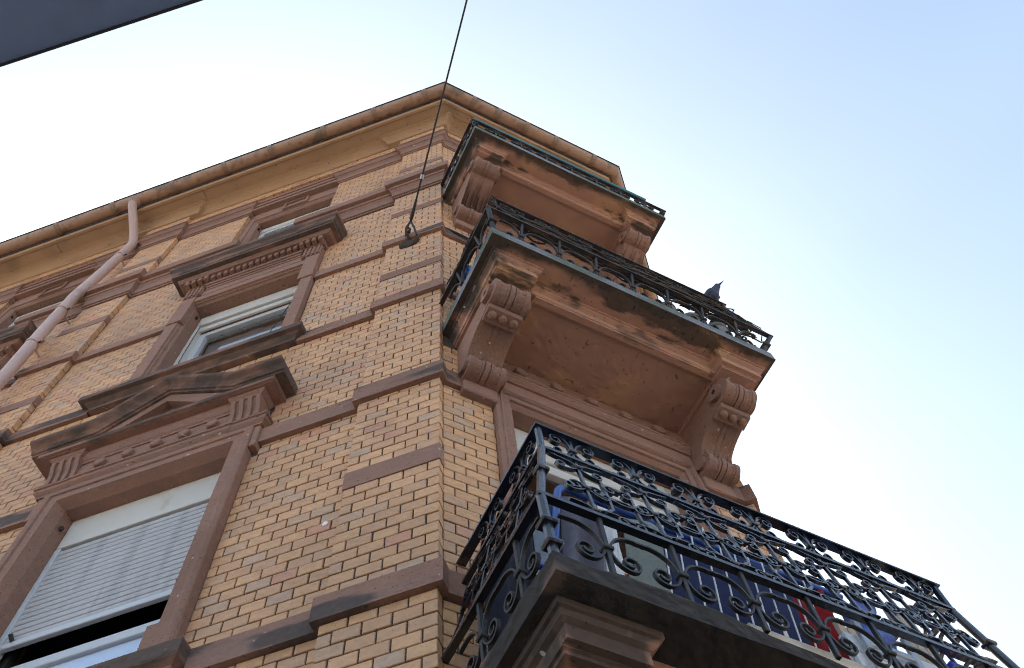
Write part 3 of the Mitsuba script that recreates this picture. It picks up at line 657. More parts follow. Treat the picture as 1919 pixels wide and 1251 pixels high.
    ends = [box(FA, aL-0.0, aL+0.108, W-0.01, 0.0, 7.228, 7.328), box(FA, aR-0.108, aR, W-0.01, 0.0, 7.228, 7.328)]
    put(wn, 'pediment_moulding', cat([sm]+ends), 'heavy_mat', 16)
    put(wn, 'tympanum', prism(FA, [(2.46+o, 7.218), (1.50+o, 7.218), (AX1+o, 7.56)], W-0.03, 0.055, 'e'), 'stone_mat')
    # inner raking fillet
    fl = [(2.30+o, 7.226), (AX1+o, 7.455), (1.66+o, 7.226), (1.46+o, 7.226), (AX1+o, 7.552), (2.50+o, 7.226)]
    put(wn, 'pediment_fillet', prism(FA, fl, 0.055, 0.118, 'e'), 'stone_mat')
    # shutter
    e = W-0.12
    put(wn, 'shutter_box', box(FA, 1.41+o, 2.55+o, e-0.05, e+0.012, 6.40, 6.69, .004), 'white_mat', label='white roller shutter box')
    put(wn, 'guide_rail', box(FA, 2.515+o, 2.553+o, e-0.04, e+0.01, 4.9, 6.398, .003), 'sash_mat')
    put(wn, 'guide_rail', box(FA, 1.407+o, 1.445+o, e-0.04, e+0.01, 4.9, 6.398, .003), 'sash_mat')
    zs = np.linspace(6.385, 5.575, 18)
    for i in range(17):
        z1, z0 = zs[i]-0.001, zs[i+1]+0.0015; zm = (z0+z1)/2
        pr = [(e-0.022, z0), (e-0.010, z0), (e-0.003, z0+0.004), (e-0.0005, zm), (e-0.003, z1-0.004), (e-0.010, z1), (e-0.022, z1)]
        put(wn, 'slat', prism(FA, pr, 1.444+o, 2.516+o, 'a'), 'slat_mat', 35)
    put(wn, 'shutter_backing', box(FA, 1.444+o, 2.516+o, e-0.03, e-0.023, 5.57, 6.39), 'black_mat')
    put(wn, 'end_bar', box(FA, 1.444+o, 2.516+o, e-0.024, e+0.006, 5.53, 5.574, .004), 'sash_mat')
    for a in (1.50, 2.46): put(wn, 'stopper', tube([tf(FA, np.array([a+o, e+0.0, 5.575])), tf(FA, np.array([a+o, e+0.035, 5.60]))], 0.012, 10), 'dark_metal_mat', 30)
    put(wn, 'sky_reflection_panel', box(FA, 1.42+o, 2.54+o, e-0.09, e-0.055, 4.86, 5.33, .004), 'sky_reflection_mat', label='opaque lower light of the window with its sky reflection painted pale blue'); put(wn, 'sash_rail', box(FA, 1.42+o, 2.54+o, e-0.09, e-0.03, 5.332, 5.40, .004), 'sash_mat')  # opaque panel instead of glass, the sky reflection is put into its colour
    glazing(wn, FA, 1.42+o, 2.54+o, 5.35, 6.38, e-0.06, 0.05, mull=False, fr='black_mat')
    put(wn, 'hook', cat([tube([tf(FA, np.array([2.554+o, W-0.06, 6.55])), tf(FA, np.array([2.535+o, W-0.055, 6.545]))], 0.016, 8), tube([tf(FA, np.array([2.54+o, W-0.06, 6.54])), tf(FA, np.array([2.528+o, W-0.035, 6.51]))], 0.006, 6)]), 'rust_mat')
    return wn
def window_middle(o, lab):
    wn = put(BLD, 'window', surround(None, FA, 1.41+o, 2.555+o, 8.30, 10.10, 0.15, 0, W-0.30, [(0.0, W-0.01), (0.016, -0.045), (0.022, -0.045), (0.024, -0.030), (0.036, -0.022), (0.040, -0.004), (0.15, -0.004)]), 'stone_mat', 16, label=lab)
    for aL, aR in ((1.45+o, 1.255+o), (2.71+o, 2.515+o)):
        put(wn, 'jamb_block', box(FA, (aR if aR < AX1+o else aR+0.045), (aL-0.045 if aR < AX1+o else aL), W-0.03, 0.008, 9.66, 10.27, .003), 'stone_mat')
        n = 4; wd = (aL-aR-0.03)/(2*n-1); ms = [box(FA, aR, aL, W-0.03, 0.014, 10.272, 10.50)]
        for i in range(0, 2*n-1, 2): ms.append(box(FA, aR+0.015+i*wd, aR+0.015+(i+1)*wd, 0.013, 0.028, 10.275, 10.49, .004))
        put(wn, 'fluted_block', cat(ms), 'stone_mat')
    put(wn, 'lintel', cat([box(FA, 1.45+o, 2.515+o, W-0.03, 0.0, 10.255, 10.37, .003), box(FA, 1.47+o, 2.495+o, W-0.03, 0.008, 10.372, 10.41, .003), box(FA, 1.47+o, 2.495+o, W-0.03, 0.02, 10.412, 10.45, .003), box(FA, 1.46+o, 2.505+o, W-0.03, 0.034, 10.452, 10.50, .003)]), 'stone_mat')
    put(wn, 'frieze', box(FA, 1.23+o, 2.73+o, W-0.03, 0.028, 10.502, 10.60), 'stone_mat')
    for i in range(22):
        a = 1.235+o+i*(1.49-0.044)/21
        ee = 0.088 if (i < 4 or i > 17) else 0.072
        put(wn, 'dentil', box(FA, a, a+0.044, 0.026, ee, 10.515, 10.60, .006), 'stone_mat')
    put(wn, 'bed_moulding', around(FA, 2.74+o, 1.22+o, 0.035, [(-0.10, 10.602), (0.055, 10.602), (0.06, 10.62), (0.075, 10.635), (0.08, 10.65), (-0.10, 10.65)], W-0.02), 'stone_mat')
    put(wn, 'cornice', around(FA, 2.74+o, 1.22+o, 0.035, [(-0.10, 10.652), (0.125, 10.652), (0.125, 10.70), (0.135, 10.705), (0.135, 10.72), (0.14, 10.74), (0.15, 10.775), (0.168, 10.80), (0.172, 10.82), (0.172, 10.86), (0.0, 10.93), (-0.10, 10.93)], W-0.02), 'heavy_mat', 16)
    put(wn, 'sill', cat([around(FA, 2.92+o, 1.21+o, -0.02, [(-0.10, 8.16), (0.012, 8.16), (0.016, 8.20), (0.045, 8.225), (0.05, 8.235), (0.085, 8.24), (0.088, 8.30), (0.075, 8.325), (0.0, 8.345), (-0.10, 8.345)], W-0.02), box(FA, 1.25+o, 2.71+o, W-0.30, -0.05, 8.18, 8.315)]), 'heavy_mat', 16)
    e = W-0.13
    put(wn, 'shutter_box', box(FA, 1.41+o, 2.55+o, e-0.06, e+0.012, 9.89, 10.09, .004), 'white_mat')
    put(wn, 'guide_rail', box(FA, 2.51+o, 2.553+o, e-0.05, e+0.008, 8.3, 9.888, .003), 'white_mat'); put(wn, 'guide_rail', box(FA, 1.407+o, 1.45+o, e-0.05, e+0.008, 8.3, 9.888, .003), 'white_mat')
    for i in range(2): put(wn, 'slat', prism(FA, [(e-0.03, 9.83-i*.045), (e-0.012, 9.83-i*.045), (e-0.006, 9.85-i*.045), (e-0.012, 9.872-i*.045), (e-0.03, 9.872-i*.045)], 1.45+o, 2.51+o, 'a'), 'white_mat')
    glazing(wn, FA, 1.44+o, 2.52+o, 8.31, 9.80, e-0.05, 0.075, mull=False)
    put(wn, 'curtain', drape(FA, 1.50+o, 2.46+o, 8.35, 9.75, e-0.16, 0.012, 26, 4), 'curtain_mat', True)
    put(wn, 'hook', tube([tf(FA, np.array([2.553+o, W-0.07, 9.98])), tf(FA, np.array([2.525+o, W-0.05, 9.965]))], 0.014, 8), 'rust_mat')
    put(wn, 'cord', tube([tf(FA, np.array([2.50+o, e+0.012, 9.87])), tf(FA, np.array([2.49+o, e+0.02, 9.2])), tf(FA, np.array([2.47+o, e+0.016, 8.5]))], 0.004, 5), 'cable_mat')
    put(wn, 'cord', tube([tf(FA, np.array([1.56+o, e-0.02, 9.75])), tf(FA, np.array([1.62+o, e+0.0, 9.2])), tf(FA, np.array([1.72+o, e+0.0, 8.6]))], 0.004, 5), 'cable_mat')
    return wn
def drape(M, a0, a1, z0, z1, e, amp, nu=24, waves=3, seed=0, lean=0.0, skew=0.0, th=0.006):
    """A hanging cloth with folds and thickness."""
    nv = 22; u = np.linspace(0, 1, nu*2); v = np.linspace(0, 1, nv); U, V = np.meshgrid(u, v)
    fold = np.sin(U*waves*2*np.pi+seed+1.3*np.sin(V*2.2+seed))*(0.35+0.65*(1-V))+0.5*np.sin(U*waves*3.7+seed*2)
    wob = (meshkit.noise(np.stack([U*4+seed, V*4, V*0+seed], -1))-0.5)
    A = a0+(a1-a0)*U+skew*(1-V)+0.02*wob*(1-V); E = e+amp*fold+lean*(1-V)+amp*1.2*wob; Z = z0+(z1-z0)*V+0.015*wob*(1-V)
    top = np.stack([A, E, Z], -1).reshape(-1, 3); bot = top-np.array([0, th, 0]); n = len(top); k = nu*2; f = []
    for i in range(nv-1):
        for j in range(k-1):
            a, b, c, d = i*k+j, i*k+j+1, (i+1)*k+j+1, (i+1)*k+j; f += [(a, b, c), (a, c, d), (a+n, c+n, b+n), (a+n, d+n, c+n)]
    edge = [(j, j+1) for j in range(k-1)]+[((nv-1)*k+j+1, (nv-1)*k+j) for j in range(k-1)]+[((i+1)*k, i*k) for i in range(nv-1)]+[(i*k+k-1, (i+1)*k+k-1) for i in range(nv-1)]
    for a, b in edge: f += [(a, a+n, b+n), (a, b+n, b)]
    return trimesh.Trimesh(tf(M, np.vstack([top, bot])), np.array(f), process=False)
def window_top(o, lab):
    R = W-0.085
    wn = put(BLD, 'window', surround(None, FA, 1.53+o, 2.545+o, 11.6, 13.20, 0.14, 0, R-0.22, [(0.0, R-0.01), (0.03, R+0.012), (0.055, R+0.02), (0.06, R+0.035), (0.14, R+0.035)]), 'stone_mat', 16, label=lab)
    put(wn, 'frieze', box(FA, 1.435+o, 2.685+o, R-0.02, R+0.032, 13.335, 13.56), 'stone_mat')
    for i in range(3): put(wn, 'fascia', box(FA, 1.435+o, 2.685+o, R-0.02, W+0.02+0.016*i, 13.56+0.09*i+(0.001 if i else 0), 13.56+0.09*(i+1), .002), 'stone_mat')
    vt = put(wn, 'vent', cat([box(FA, 1.87+o, 2.21+o, R, R+0.06, 13.27, 13.295), box(FA, 1.87+o, 2.21+o, R, R+0.06, 13.50, 13.525), box(FA, 1.87+o, 1.895+o, R, R+0.06, 13.295, 13.50), box(FA, 2.185+o, 2.21+o, R, R+0.06, 13.295, 13.50), box(FA, 1.895+o, 2.185+o, R, R+0.035, 13.295, 13.50)]), 'stone_mat', label='small framed vent block over a top floor window')
    e = R-0.10
    put(wn, 'shutter_box', box(FA, 1.54+o, 2.54+o, e-0.06, e+0.01, 13.04, 13.175, .004), 'white_mat')
    glazing(wn, FA, 1.54+o, 2.54+o, 11.62, 13.035, e, 0.07, mull=False)
    put(wn, 'sill', box(FA, 1.53+o, 2.66+o, R-0.2, W+0.03, 11.55, 11.64, .008), 'stone_mat')
    put(wn, 'hook', tube([tf(FA, np.array([2.545+o, R-0.05, 13.06])), tf(FA, np.array([2.52+o, R-0.03, 13.05]))], 0.014, 8), 'rust_mat')
    return wn
window_lower(0.0, 'large window with a pedimented head and a half lowered roller shutter')
window_middle(0.0, 'middle window with a straight dentil cornice')
window_top(0.0, 'top floor window above the dentil cornice')
window_middle(d2, 'window left of the downpipe under a dentil cornice')
window_top(d2, 'top floor window left of the downpipe')
# ------------------------------------------------------------------ balcony doors, slabs and consoles on the corner front
def balcony_door(f, lab):
    b0, b1 = -1.755, -0.52
    wn = put(BLD, 'balcony_door', surround(None, FB, b0, b1, f, f+2.72, 0.145, 0, -0.22, [(0.0, -0.02), (0.028, 0.006), (0.034, 0.006), (0.036, 0.022), (0.082, 0.022), (0.084, 0.030), (0.096, 0.046), (0.108, 0.046), (0.112, 0.036), (0.145, 0.036)]), 'stone_mat', 16, label=lab)
    put(wn, 'head_moulding', cat([box(FB, -XR+0.02, -XL-0.02, -0.02, 0.034, f+2.867, f+2.99, .004), sweep([(-XL-0.02, 0.04), (-XR+0.02, 0.04)], [(-0.02, f+2.96), (0.010, f+2.96), (0.010, f+2.975), (0.022, f+2.985), (0.036, f+3.005), (0.036, f+3.022), (0.016, f+3.032), (0.016, f+3.044), (0.032, f+3.05), (0.032, f+3.07), (0.004, f+3.08), (-0.02, f+3.08)], FB)]), 'stone_mat', 16)
    put(wn, 'frieze', box(FB, -XR, -XL, -0.02, 0.038, f+3.065, f+3.26), 'stone_mat')
    for x in (0.585, 0.86, 1.135, 1.40, 1.665):
        put(wn, 'disc', lathe(FB, -x, f+3.155, [(0.048, 0.03), (0.048, 0.066), (0.040, 0.074), (0.039, 0.070)], 16), 'stone_mat')
    put(wn, 'shutter_box', box(FB, b0, b1, -0.20, -0.13, f+2.44, f+2.715, .005), 'white_mat')
    glazing(wn, FB, b0+0.01, b1-0.01, f+0.05, f+2.435, -0.15, 0.09, mull=True, fr='white_mat')
    put(wn, 'hook', cat([tube([(1.752, YB+0.09, f+2.62), (1.725, YB+0.085, f+2.62)], 0.03, 10), tube([(1.74, YB+0.085, f+2.62), (1.72, YB+0.06, f+2.60)], 0.012, 8)]), 'rust_mat')
    return wn
for f, lab in zip(FLOORS, ('balcony door under the middle balcony', 'balcony door under the top balcony', 'topmost balcony door under the eaves')): balcony_door(f, lab)
def console(parent, x0, zt, beads=True):
    """S-shaped stone console: top at zt."""
    def prof(q):
        c1 = [(0.49+(0.105-q)*math.cos(t), -0.115+(0.105-q)*math.sin(t)) for t in np.linspace(math.pi/2, -math.pi*0.62, 14)]
        c2 = bez([(0.44, -0.225, 0), (0.28+q*.3, -0.235+q, 0), (0.115, -0.30, 0), (0.10, -0.44, 0)], 10)[:, :2].tolist() if beads else bez([(0.45, -0.225, 0), (0.30, -0.32+q, 0), (0.16, -0.40, 0), (0.10, -0.50, 0)], 10)[:, :2].tolist()
        zb = -0.0 if beads else -0.05
        c3 = [(0.095+(0.088-q)*math.cos(t), zb-0.470+(0.078-q)*math.sin(t)) for t in np.linspace(math.pi*0.48, -math.pi*0.55, 12)]
        return [(-0.02, 0.0), (0.47, -0.004)]+c1+c2[1:]+c3+[(-0.02, zb-0.548)]
    ms = []; w = 0.245; xs = [(0.0, 0.032, 0), (0.032, 0.05, 0.006), (0.05, 0.085, 0.009), (0.085, 0.098, 0.004), (0.098, 0.107, 0.012), (0.107, 0.138, 0.0), (0.138, 0.147, 0.012), (0.147, 0.160, 0.004), (0.160, 0.195, 0.009), (0.195, 0.213, 0.006), (0.213, w, 0)]
    for a, b, q in xs: ms.append(prism(FB, [(e, zt+z) for e, z in prof(q)], -(x0+b), -(x0+a), 'a'))
    k = put(parent, 'console', cat(ms), 'stone_mat', 30)
    for s, xx in ((-1, x0), (1, x0+w)):
        put(parent, 'volute', tube([(xx-s*.002, YB-0.475, zt-0.115), (xx+s*0.03, YB-0.475, zt-0.115)], 0.066, 18), 'stone_mat', 30)
        put(parent, 'volute', tube([(xx-s*.002, YB-0.095, zt-0.47), (xx+s*0.024, YB-0.095, zt-0.47)], 0.05, 16), 'stone_mat', 30)
        put(parent, 'volute_eye', tube([(xx+s*0.0302, YB-0.475, zt-0.115), (xx+s*0.0312, YB-0.475, zt-0.115)], 0.02, 8), 'black_mat')
    if beads:
        plate = prism(FB, [(0.465, zt-0.222), (0.452, zt-0.252), (0.355, zt-0.268), (0.355, zt-0.235), (0.46, zt-0.205)], -(x0+w-0.004), -(x0+0.004), 'a')
        bl = [spheroid((-(x0+xx), 0.407, zt-0.262), (0.030, 0.030, 0.028), FB) for xx in (0.048, 0.122, 0.197)]
        put(parent, 'bead_plate', plate, 'stone_mat')
        for q in bl: put(parent, 'bead', q, 'stone_mat', True)
def slab(i, zl, lab):
    """Balcony slab, lip bottom at zl: lead-capped lip, corbelled mouldings breaking forward over the consoles, sunk soffit panel."""
    x0, x1, yf = 0.03, 2.27, -0.757
    big = i == 0
    if big: yf = -0.80
    ef = YB-yf
    U = [(-x0, -0.02), (-x0, ef), (-x1, ef), (-x1, -0.02)]
    lipm = ('crust_mat', 'slab_mat', 'slab_mat')[i]
    b = put(BLD, 'balcony', around(FB, -x0, -x1, ef, [(-0.30, zl), (0.0, zl), (0.0, zl+0.115), (-0.02, zl+0.13), (-0.30, zl+0.135)], -0.02) if not big else rough_lip(x0, x1, ef, zl), lipm, label=lab)
    put(b, 'floor', box(FB, -x1+0.1, -x0-0.1, -0.02, ef-0.1, zl+0.03, zl+(0.10 if big else 0.14)), 'slab_mat')
    # body set back under the lip; its moulding breaks forward over the consoles
    cx = [(0.075, 0.455), (2*XC-0.455, 2*XC-0.075)]
    fr, mid = ef-0.085, ef-0.195
    bx0, bx1 = x0+0.045, x1-0.045
    P = [(-bx0, -0.02), (-bx0, fr), (-cx[0][1], fr), (-cx[0][1], mid), (-cx[1][0], mid), (-cx[1][0], fr), (-bx1, fr), (-bx1, -0.02)]
    pr = [(-0.10, zl-0.142), (-0.085, zl-0.142), (-0.085, zl-0.115), (-0.070, zl-0.112), (-0.069, zl-0.094), (-0.060, zl-0.092), (-0.052, zl-0.07), (-0.015, zl-0.04), (-0.012, zl-0.025), (0.0, zl-0.022), (0.0, zl+0.01), (-0.10, zl+0.01)]
    if big: pr = [(-0.16, zl-0.20), (-0.145, zl-0.20), (-0.145, zl-0.155), (-0.120, zl-0.152), (-0.119, zl-0.118), (-0.104, zl-0.115), (-0.098, zl-0.10), (-0.02, zl-0.055), (-0.012, zl-0.035), (0.0, zl-0.03), (0.0, zl+0.01), (-0.16, zl+0.01)]
    put(b, 'corbel_moulding', sweep(P, pr, FB), 'slab_mat', 16)
    zs = zl-0.145
    poly = Polygon([(-bx0-0.04, -0.02), (-bx0-0.04, fr-0.04), (-cx[0][1]+0.04, fr-0.04), (-cx[0][1]+0.04, mid-0.04), (-cx[1][0]-0.04, mid-0.04), (-cx[1][0]-0.04, fr-0.04), (-bx1+0.04, fr-0.04), (-bx1+0.04, -0.02)])
    m = trimesh.creation.extrude_polygon(poly, 0.12, engine='earcut'); v = np.array(m.vertices)
    put(b, 'soffit', fixvol(trimesh.Trimesh(tf(FB, v+np.array([0, 0, zs+0.02])), m.faces, process=False)), 'slab_mat')
    put(b, 'soffit_fillet', sweep([(-cx[0][1]-0.0, mid-0.045), (-cx[1][0], mid-0.045)], [(-0.045, zs-0.004), (0.0, zs-0.004), (0.0, zs+0.03), (-0.045, zs+0.03)], FB), 'slab_mat')
    for k, c in enumerate(cx):
        put(b, 'console_cap', around(FB, -c[0]-0.06, -c[1]+0.06, fr-0.09, [(-0.2, zs-0.004), (0.01, zs-0.004), (0.012, zs+0.01), (0.022, zs+0.014), (0.022, zs+0.03), (-0.2, zs+0.03)], -0.02), 'slab_mat')
    zt = zs-0.002
    for x in (0.145, 2*XC-0.145-0.245):
        console(b, x, zt, beads=(i < 2))
        zz = zt-0.548-(0 if i < 2 else 0.05)
        put(b, 'console_block', box(FB, -(x+0.24), -(x+0.005), -0.02, 0.055, zz-0.125, zz+0.02, .008), 'stone_mat')
    return b
def rough_lip(x0, x1, ef, zl):
    """The lowest slab has a weathered edge: broken, wavy top arris."""
    n = 90; path = []
    pts = [(-x0, -0.02)]+[(-x0, t) for t in np.linspace(0.05, ef, 26)]+[(-t, ef) for t in np.linspace(x0, x1, 74)[1:]]+[(-x1, t) for t in np.linspace(ef, 0.05, 26)[1:]]+[(-x1, -0.02)]
    m = sweep(pts, [(-0.30, zl), (0.0, zl), (0.0, zl+0.05), (0.0, zl+0.10), (-0.012, zl+0.13), (-0.10, zl+0.145), (-0.30, zl+0.145)], FB)
    v = np.array(m.vertices); nn = meshkit.fbm(v*np.array([7, 7, 9.])+2, 4, 3)-0.5; big = meshkit.fbm(v*np.array([2.6, 2.6, 1])+8, 3, 9)-0.5
    hgt = np.clip((v[:, 2]-zl)/0.13, 0, 1)
    wx = np.clip((v[:, 0]-0.72)/0.22, 0, 1); wx = wx*wx*(3-2*wx)
    v[:, 2] += hgt*(0.05*nn+0.10*np.minimum(big, 0.05)-wx*(0.045+0.11*np.maximum(big+0.1, 0))); out = (v[:, 1] < YB-ef+0.12)
    v[:, 1] += np.where(out, (0.35+hgt)*0.022*nn, 0)
    return trimesh.Trimesh(v, m.faces, process=False)
ZL = (3.855, 7.40, 10.935)
BAL = [slab(i, z, l) for i, (z, l) in enumerate(zip(ZL, ('lowest balcony slab, blackened and broken along its edge', 'middle balcony slab with scrolled consoles', 'top balcony slab with a dark stained underside')))]
# ------------------------------------------------------------------ wrought iron railings
def spir(r0, r1, turns, sgn=1, n=16):
    """Curvature pieces of a spiral that tightens from radius r0 to r1."""
    out = []
    for j in range(n):
        r = r0+(r1-r0)*((j+0.5)/n)**0.8; out.append((2*math.pi*turns/n*r, sgn/r, sgn/r))
    return out
def iron_set():
    d = {}
    d['top'] = curl((0.008, 0.070), 80, [(0.05, -4, -8), (0.045, -12, -16)]+spir(0.038, 0.010, 1.25, -1), .006)
    d['top2'] = curl((0.007, 0.058), -78, [(0.03, 10, 24), (0.045, 12, 6)]+spir(0.030, 0.009, 1.15, 1), .006)
    d['hi'] = curl((0.008, 0.40), 62, [(0.04, -18, -24), (0.075, -4, 6)]+spir(0.032, 0.009, 1.2, 1), .006)
    d['hi2'] = curl((0.008, 0.385), -72, [(0.03, 14, 30), (0.05, 14, 4)]+spir(0.028, 0.009, 1.15, 1), .006)
    d['mid'] = curl((0.008, 0.228), 66, [(0.03, -20, -26)]+spir(0.036, 0.009, 1.1, -1), .006)
    d['mid2'] = curl((0.008, 0.210), -66, [(0.03, 20, 14), (0.04, 6, 14)]+spir(0.030, 0.009, 1.15, 1), .006)
    d['lo'] = curl((0.008, 0.045), 58, [(0.05, -18, -16), (0.05, -6, -2)], .006)
    d['node_hi'] = curl((0.004, 0.30), 52, [(0.025, -25, -25)]+spir(0.033, 0.009, 1.15, -1), .006)
    d['node_lo'] = curl((0.004, 0.055), 52, [(0.02, -25, -20)]+spir(0.030, 0.009, 1.15, -1), .006)
    d['foot'] = curl((0.011, 0.128), 76, [(0.06, -3, -8), (0.11, -11, -8), (0.04, -2, 0)], .008)
    d['foot2'] = curl((0.010, 0.118), -82, [(0.05, 5, 9), (0.06, 12, 17)]+spir(0.046, 0.011, 1.35, 1, 22), .007)
    return d
CURV = iron_set()
MOD = 0.3
def railing(i, dz, lab, detail):
    zf, zl_, zr, zh = 4.0+dz, (4.305 if i < 2 else 4.215)+dz, 4.765+dz, 4.925+dz
    rn = key(BLD+'__railing'); labels[rn] = {'label': lab}
    bl = 0.06 if i else 0.0
    up = dict(x0=0.125, x1=2*1.163-0.125, y=-0.712); lo = [dict(x0=0.045, x1=2.28, y=-0.765), dict(x0=0.01, x1=2.375, y=-0.785), dict(x0=0.012, x1=2.34, y=-0.757)][i]
    ft = [dict(x0=0.055, x1=2.262, y=-0.768), dict(x0=0.082, x1=2.217, y=-0.706), dict(x0=0.036, x1=2.262, y=-0.752)][i]
    low_only = i == 2
    loose = []; im = 'rusty_iron_mat' if i else 'iron_mat'
    def emit(name, mesh, M=None, sm=30, nm=None):
        if detail > 1 or (detail == 1 and name in ('handrail', 'rail', 'post', 'foot_scroll', 'crest_scroll', 'foot_bar')):
            mt = 'dull_iron_mat' if (not i and (name.startswith('foot') or nm == 'cf')) else im
            if M is None: put(rn, name, mesh, mt, sm)
            else:
                kq = (name, nm, mt)
                if kq not in SHP: SHP[kq] = mikit.ply(mesh, mt, sm)
                clone(rn, name, SHP[kq], M)
        else:
            mm = mesh.copy()
            if M is not None: mm.apply_transform(M)
            loose.append(mm)
    # rails: U-shaped, mitred
    def rail(q, z0, z1, wd, name, pr=None):
        P = [(-q['x0'], 0.0), (-q['x0'], YB-q['y']), (-q['x1'], YB-q['y']), (-q['x1'], 0.0)]
        emit(name, sweep(P, pr or [(-wd/2, z0), (wd/2, z0), (wd/2, z1), (-wd/2, z1)], FB), None, 30)
    if not low_only: rail(up, 0, 0, 0, 'handrail', [(-0.022, zh), (0.022, zh), (0.024, zh+0.006), (0.012, zh+0.02), (-0.012, zh+0.02), (-0.024, zh+0.006)])
    if not low_only: rail(up, zr-0.006, zr+0.006, 0.026, 'rail'); rail({k: (v+(0.012 if k == 'x1' else -0.012)) for k, v in up.items()}, zr-0.008, zr+0.008, 0.006, 'rail')
    rail(lo, zl_-0.006, zl_+0.006, 0.030, 'rail'); rail({k: (v+(0.014 if k == 'x1' else -0.014)) for k, v in lo.items()}, zl_-0.009, zl_+0.009, 0.007, 'rail')
    runs = []   # (origin at lower line, u, n, length, offset of the upper line against the lower one along n)
    n_front = 7
    sh_side = lo['x0']-up['x0']; sh_front = lo['y']-up['y']
    Lf = up['x1']-up['x0']; Ls = YB-up['y']
    runs.append(((up['x0'], up['y']), (1, 0, 0), (0, -1, 0), Lf, [Lf*(k+0.5)/n_front for k in range(n_front)], -sh_front, up['y']-ft['y']))
    runs.append(((up['x0'], YB), (0, -1, 0), (-1, 0, 0), Ls, [Ls-0.15-MOD*k for k in range(3) if Ls-0.15-MOD*k > 0.03], -sh_side, up['x0']-ft['x0']))
    runs.append(((up['x1'], YB), (0, -1, 0), (1, 0, 0), Ls, [Ls-0.15-MOD*k for k in range(3) if Ls-0.15-MOD*k > 0.03], lo['x1']-up['x1'], ft['x1']-up['x1']))
    h = zr-zl_
    for (ox, oy), u, n, L, cs, bulge, fb in runs:
        u, n = np.array(u, float), np.array(n, float)
        def place(s, z, zone):
            """Frame at distance s along the run: the middle zone leans out downwards, the foot stands on the bulged line."""
            o = np.array([ox, oy, 0.])+u*s; o[2] = z
            u_ = u if np.cross(u, n)[2] > 0 else -u
            if zone == 'top': M = frame(o, u_, n)
            elif zone == 'mid': M = frame(o+n*bulge, u_, n, np.array([0, 0, 1.])-n*bulge/h)
            else: M = frame(o+n*fb, u_, n, np.array([0, 0, 1.])+n*(bulge-fb)/(zl_-zf))
            return M
        F2 = np.diag([-1., 1, 1, 1])
        def pair(nmn, s, z, zone, wd, th, name):
            c = CURV[nmn]
            emit(name, flatbar(c, wd, th), place(s, z, zone), 40, nmn)
            emit(name, flatbar(mirror_u(c)[::-1], wd, th), place(s, z, zone), 40, nmn+'m')
        for s in cs:
            bar = lambda z0, z1, wd: cat([box(np.eye(4), -wd/2, wd/2, -wd/2, wd/2, z0, z1, .002)])
            if not low_only:
                emit('bar', bar(0.0, zh-zr, 0.014), place(s, zr, 'top'), False, 'bt')
                emit('bar', bar(0.0, h, 0.014), place(s, zl_, 'mid'), False, 'bm')
            emit('foot_bar', bar(-0.02, zl_-zf, 0.018), place(s, zf, 'foot'), False, 'bf')
            collar = lambda z, wd: box(np.eye(4), -wd/2, wd/2, -wd*.45, wd*.45, z-0.008, z+0.008, .004)
            if not low_only: emit('collar', collar(0.065, 0.036), place(s, zr, 'top'), False, 'ct')
            for q in (() if low_only else (0.395, 0.22, 0.045)): emit('collar', collar(q, 0.034), place(s, zl_, 'mid'), False, f'c{q}')
            emit('collar', collar(0.12, 0.042), place(s, zf, 'foot'), False, 'cf')
            if not low_only: pair('top', s, zr, 'top', 0.020, 0.0065, 'crest_scroll'); pair('top2', s, zr, 'top', 0.018, 0.006, 'crest_scroll')
            for q in (() if low_only else ('hi', 'hi2', 'mid', 'mid2', 'lo')): pair(q, s, zl_, 'mid', 0.018, 0.007, 'scroll')
            pair('foot', s, zf, 'foot', 0.016, 0.0085, 'foot_scroll'); pair('foot2', s, zf, 'foot', 0.015, 0.0085, 'foot_scroll')
        # between the modules: bent lattice bars with a collar
        for s in ([0.0]+[c+MOD/2 for c in cs] if n[1] else [c-MOD/2 for c in cs]+[cs[0]+MOD/2-0.0]):
            if low_only or s < 0.02 or s > L-0.02: continue
            for sg in (-1, 1):
                c = np.array([(sg*0.055, 0.335), (sg*0.075, 0.33), (sg*0.012, 0.22), (sg*-0.052, 0.115), (sg*-0.035, 0.105)]) if sg > 0 else np.array([(-0.075, 0.33), (-0.055, 0.25), (-0.02, 0.2)])
                emit('lattice_bar', flatbar(np.array([(sg*0.062, 0.36), (sg*0.058, 0.20), (sg*0.062, 0.11), (sg*0.11, 0.06)]), 0.013, 0.013), place(s, zl_, 'mid'), False, f'l{sg}')
            pair('node_hi', s, zl_, 'mid', 0.018, 0.007, 'scroll'); pair('node_lo', s, zl_, 'mid', 0.018, 0.007, 'scroll')
            emit('collar', box(np.eye(4), -0.014, 0.014, -0.013, 0.013, 0.29, 0.306, .003), place(s, zl_, 'mid'), False, 'cn')
            emit('collar', box(np.eye(4), -0.014, 0.014, -0.013, 0.013, 0.047, 0.063, .003), place(s, zl_, 'mid'), False, 'cn2')
            emit('scroll', flatbar(curl((-0.055, 0.20), 30, [(0.13, -9, -9)], .01), 0.016, 0.007), place(s, zl_, 'mid'), 40, 'arc')
            emit('scroll', flatbar(curl((-0.055, 0.20), -30, [(0.13, 9, 9)], .01), 0.016, 0.007), place(s, zl_, 'mid'), 40, 'arc2')
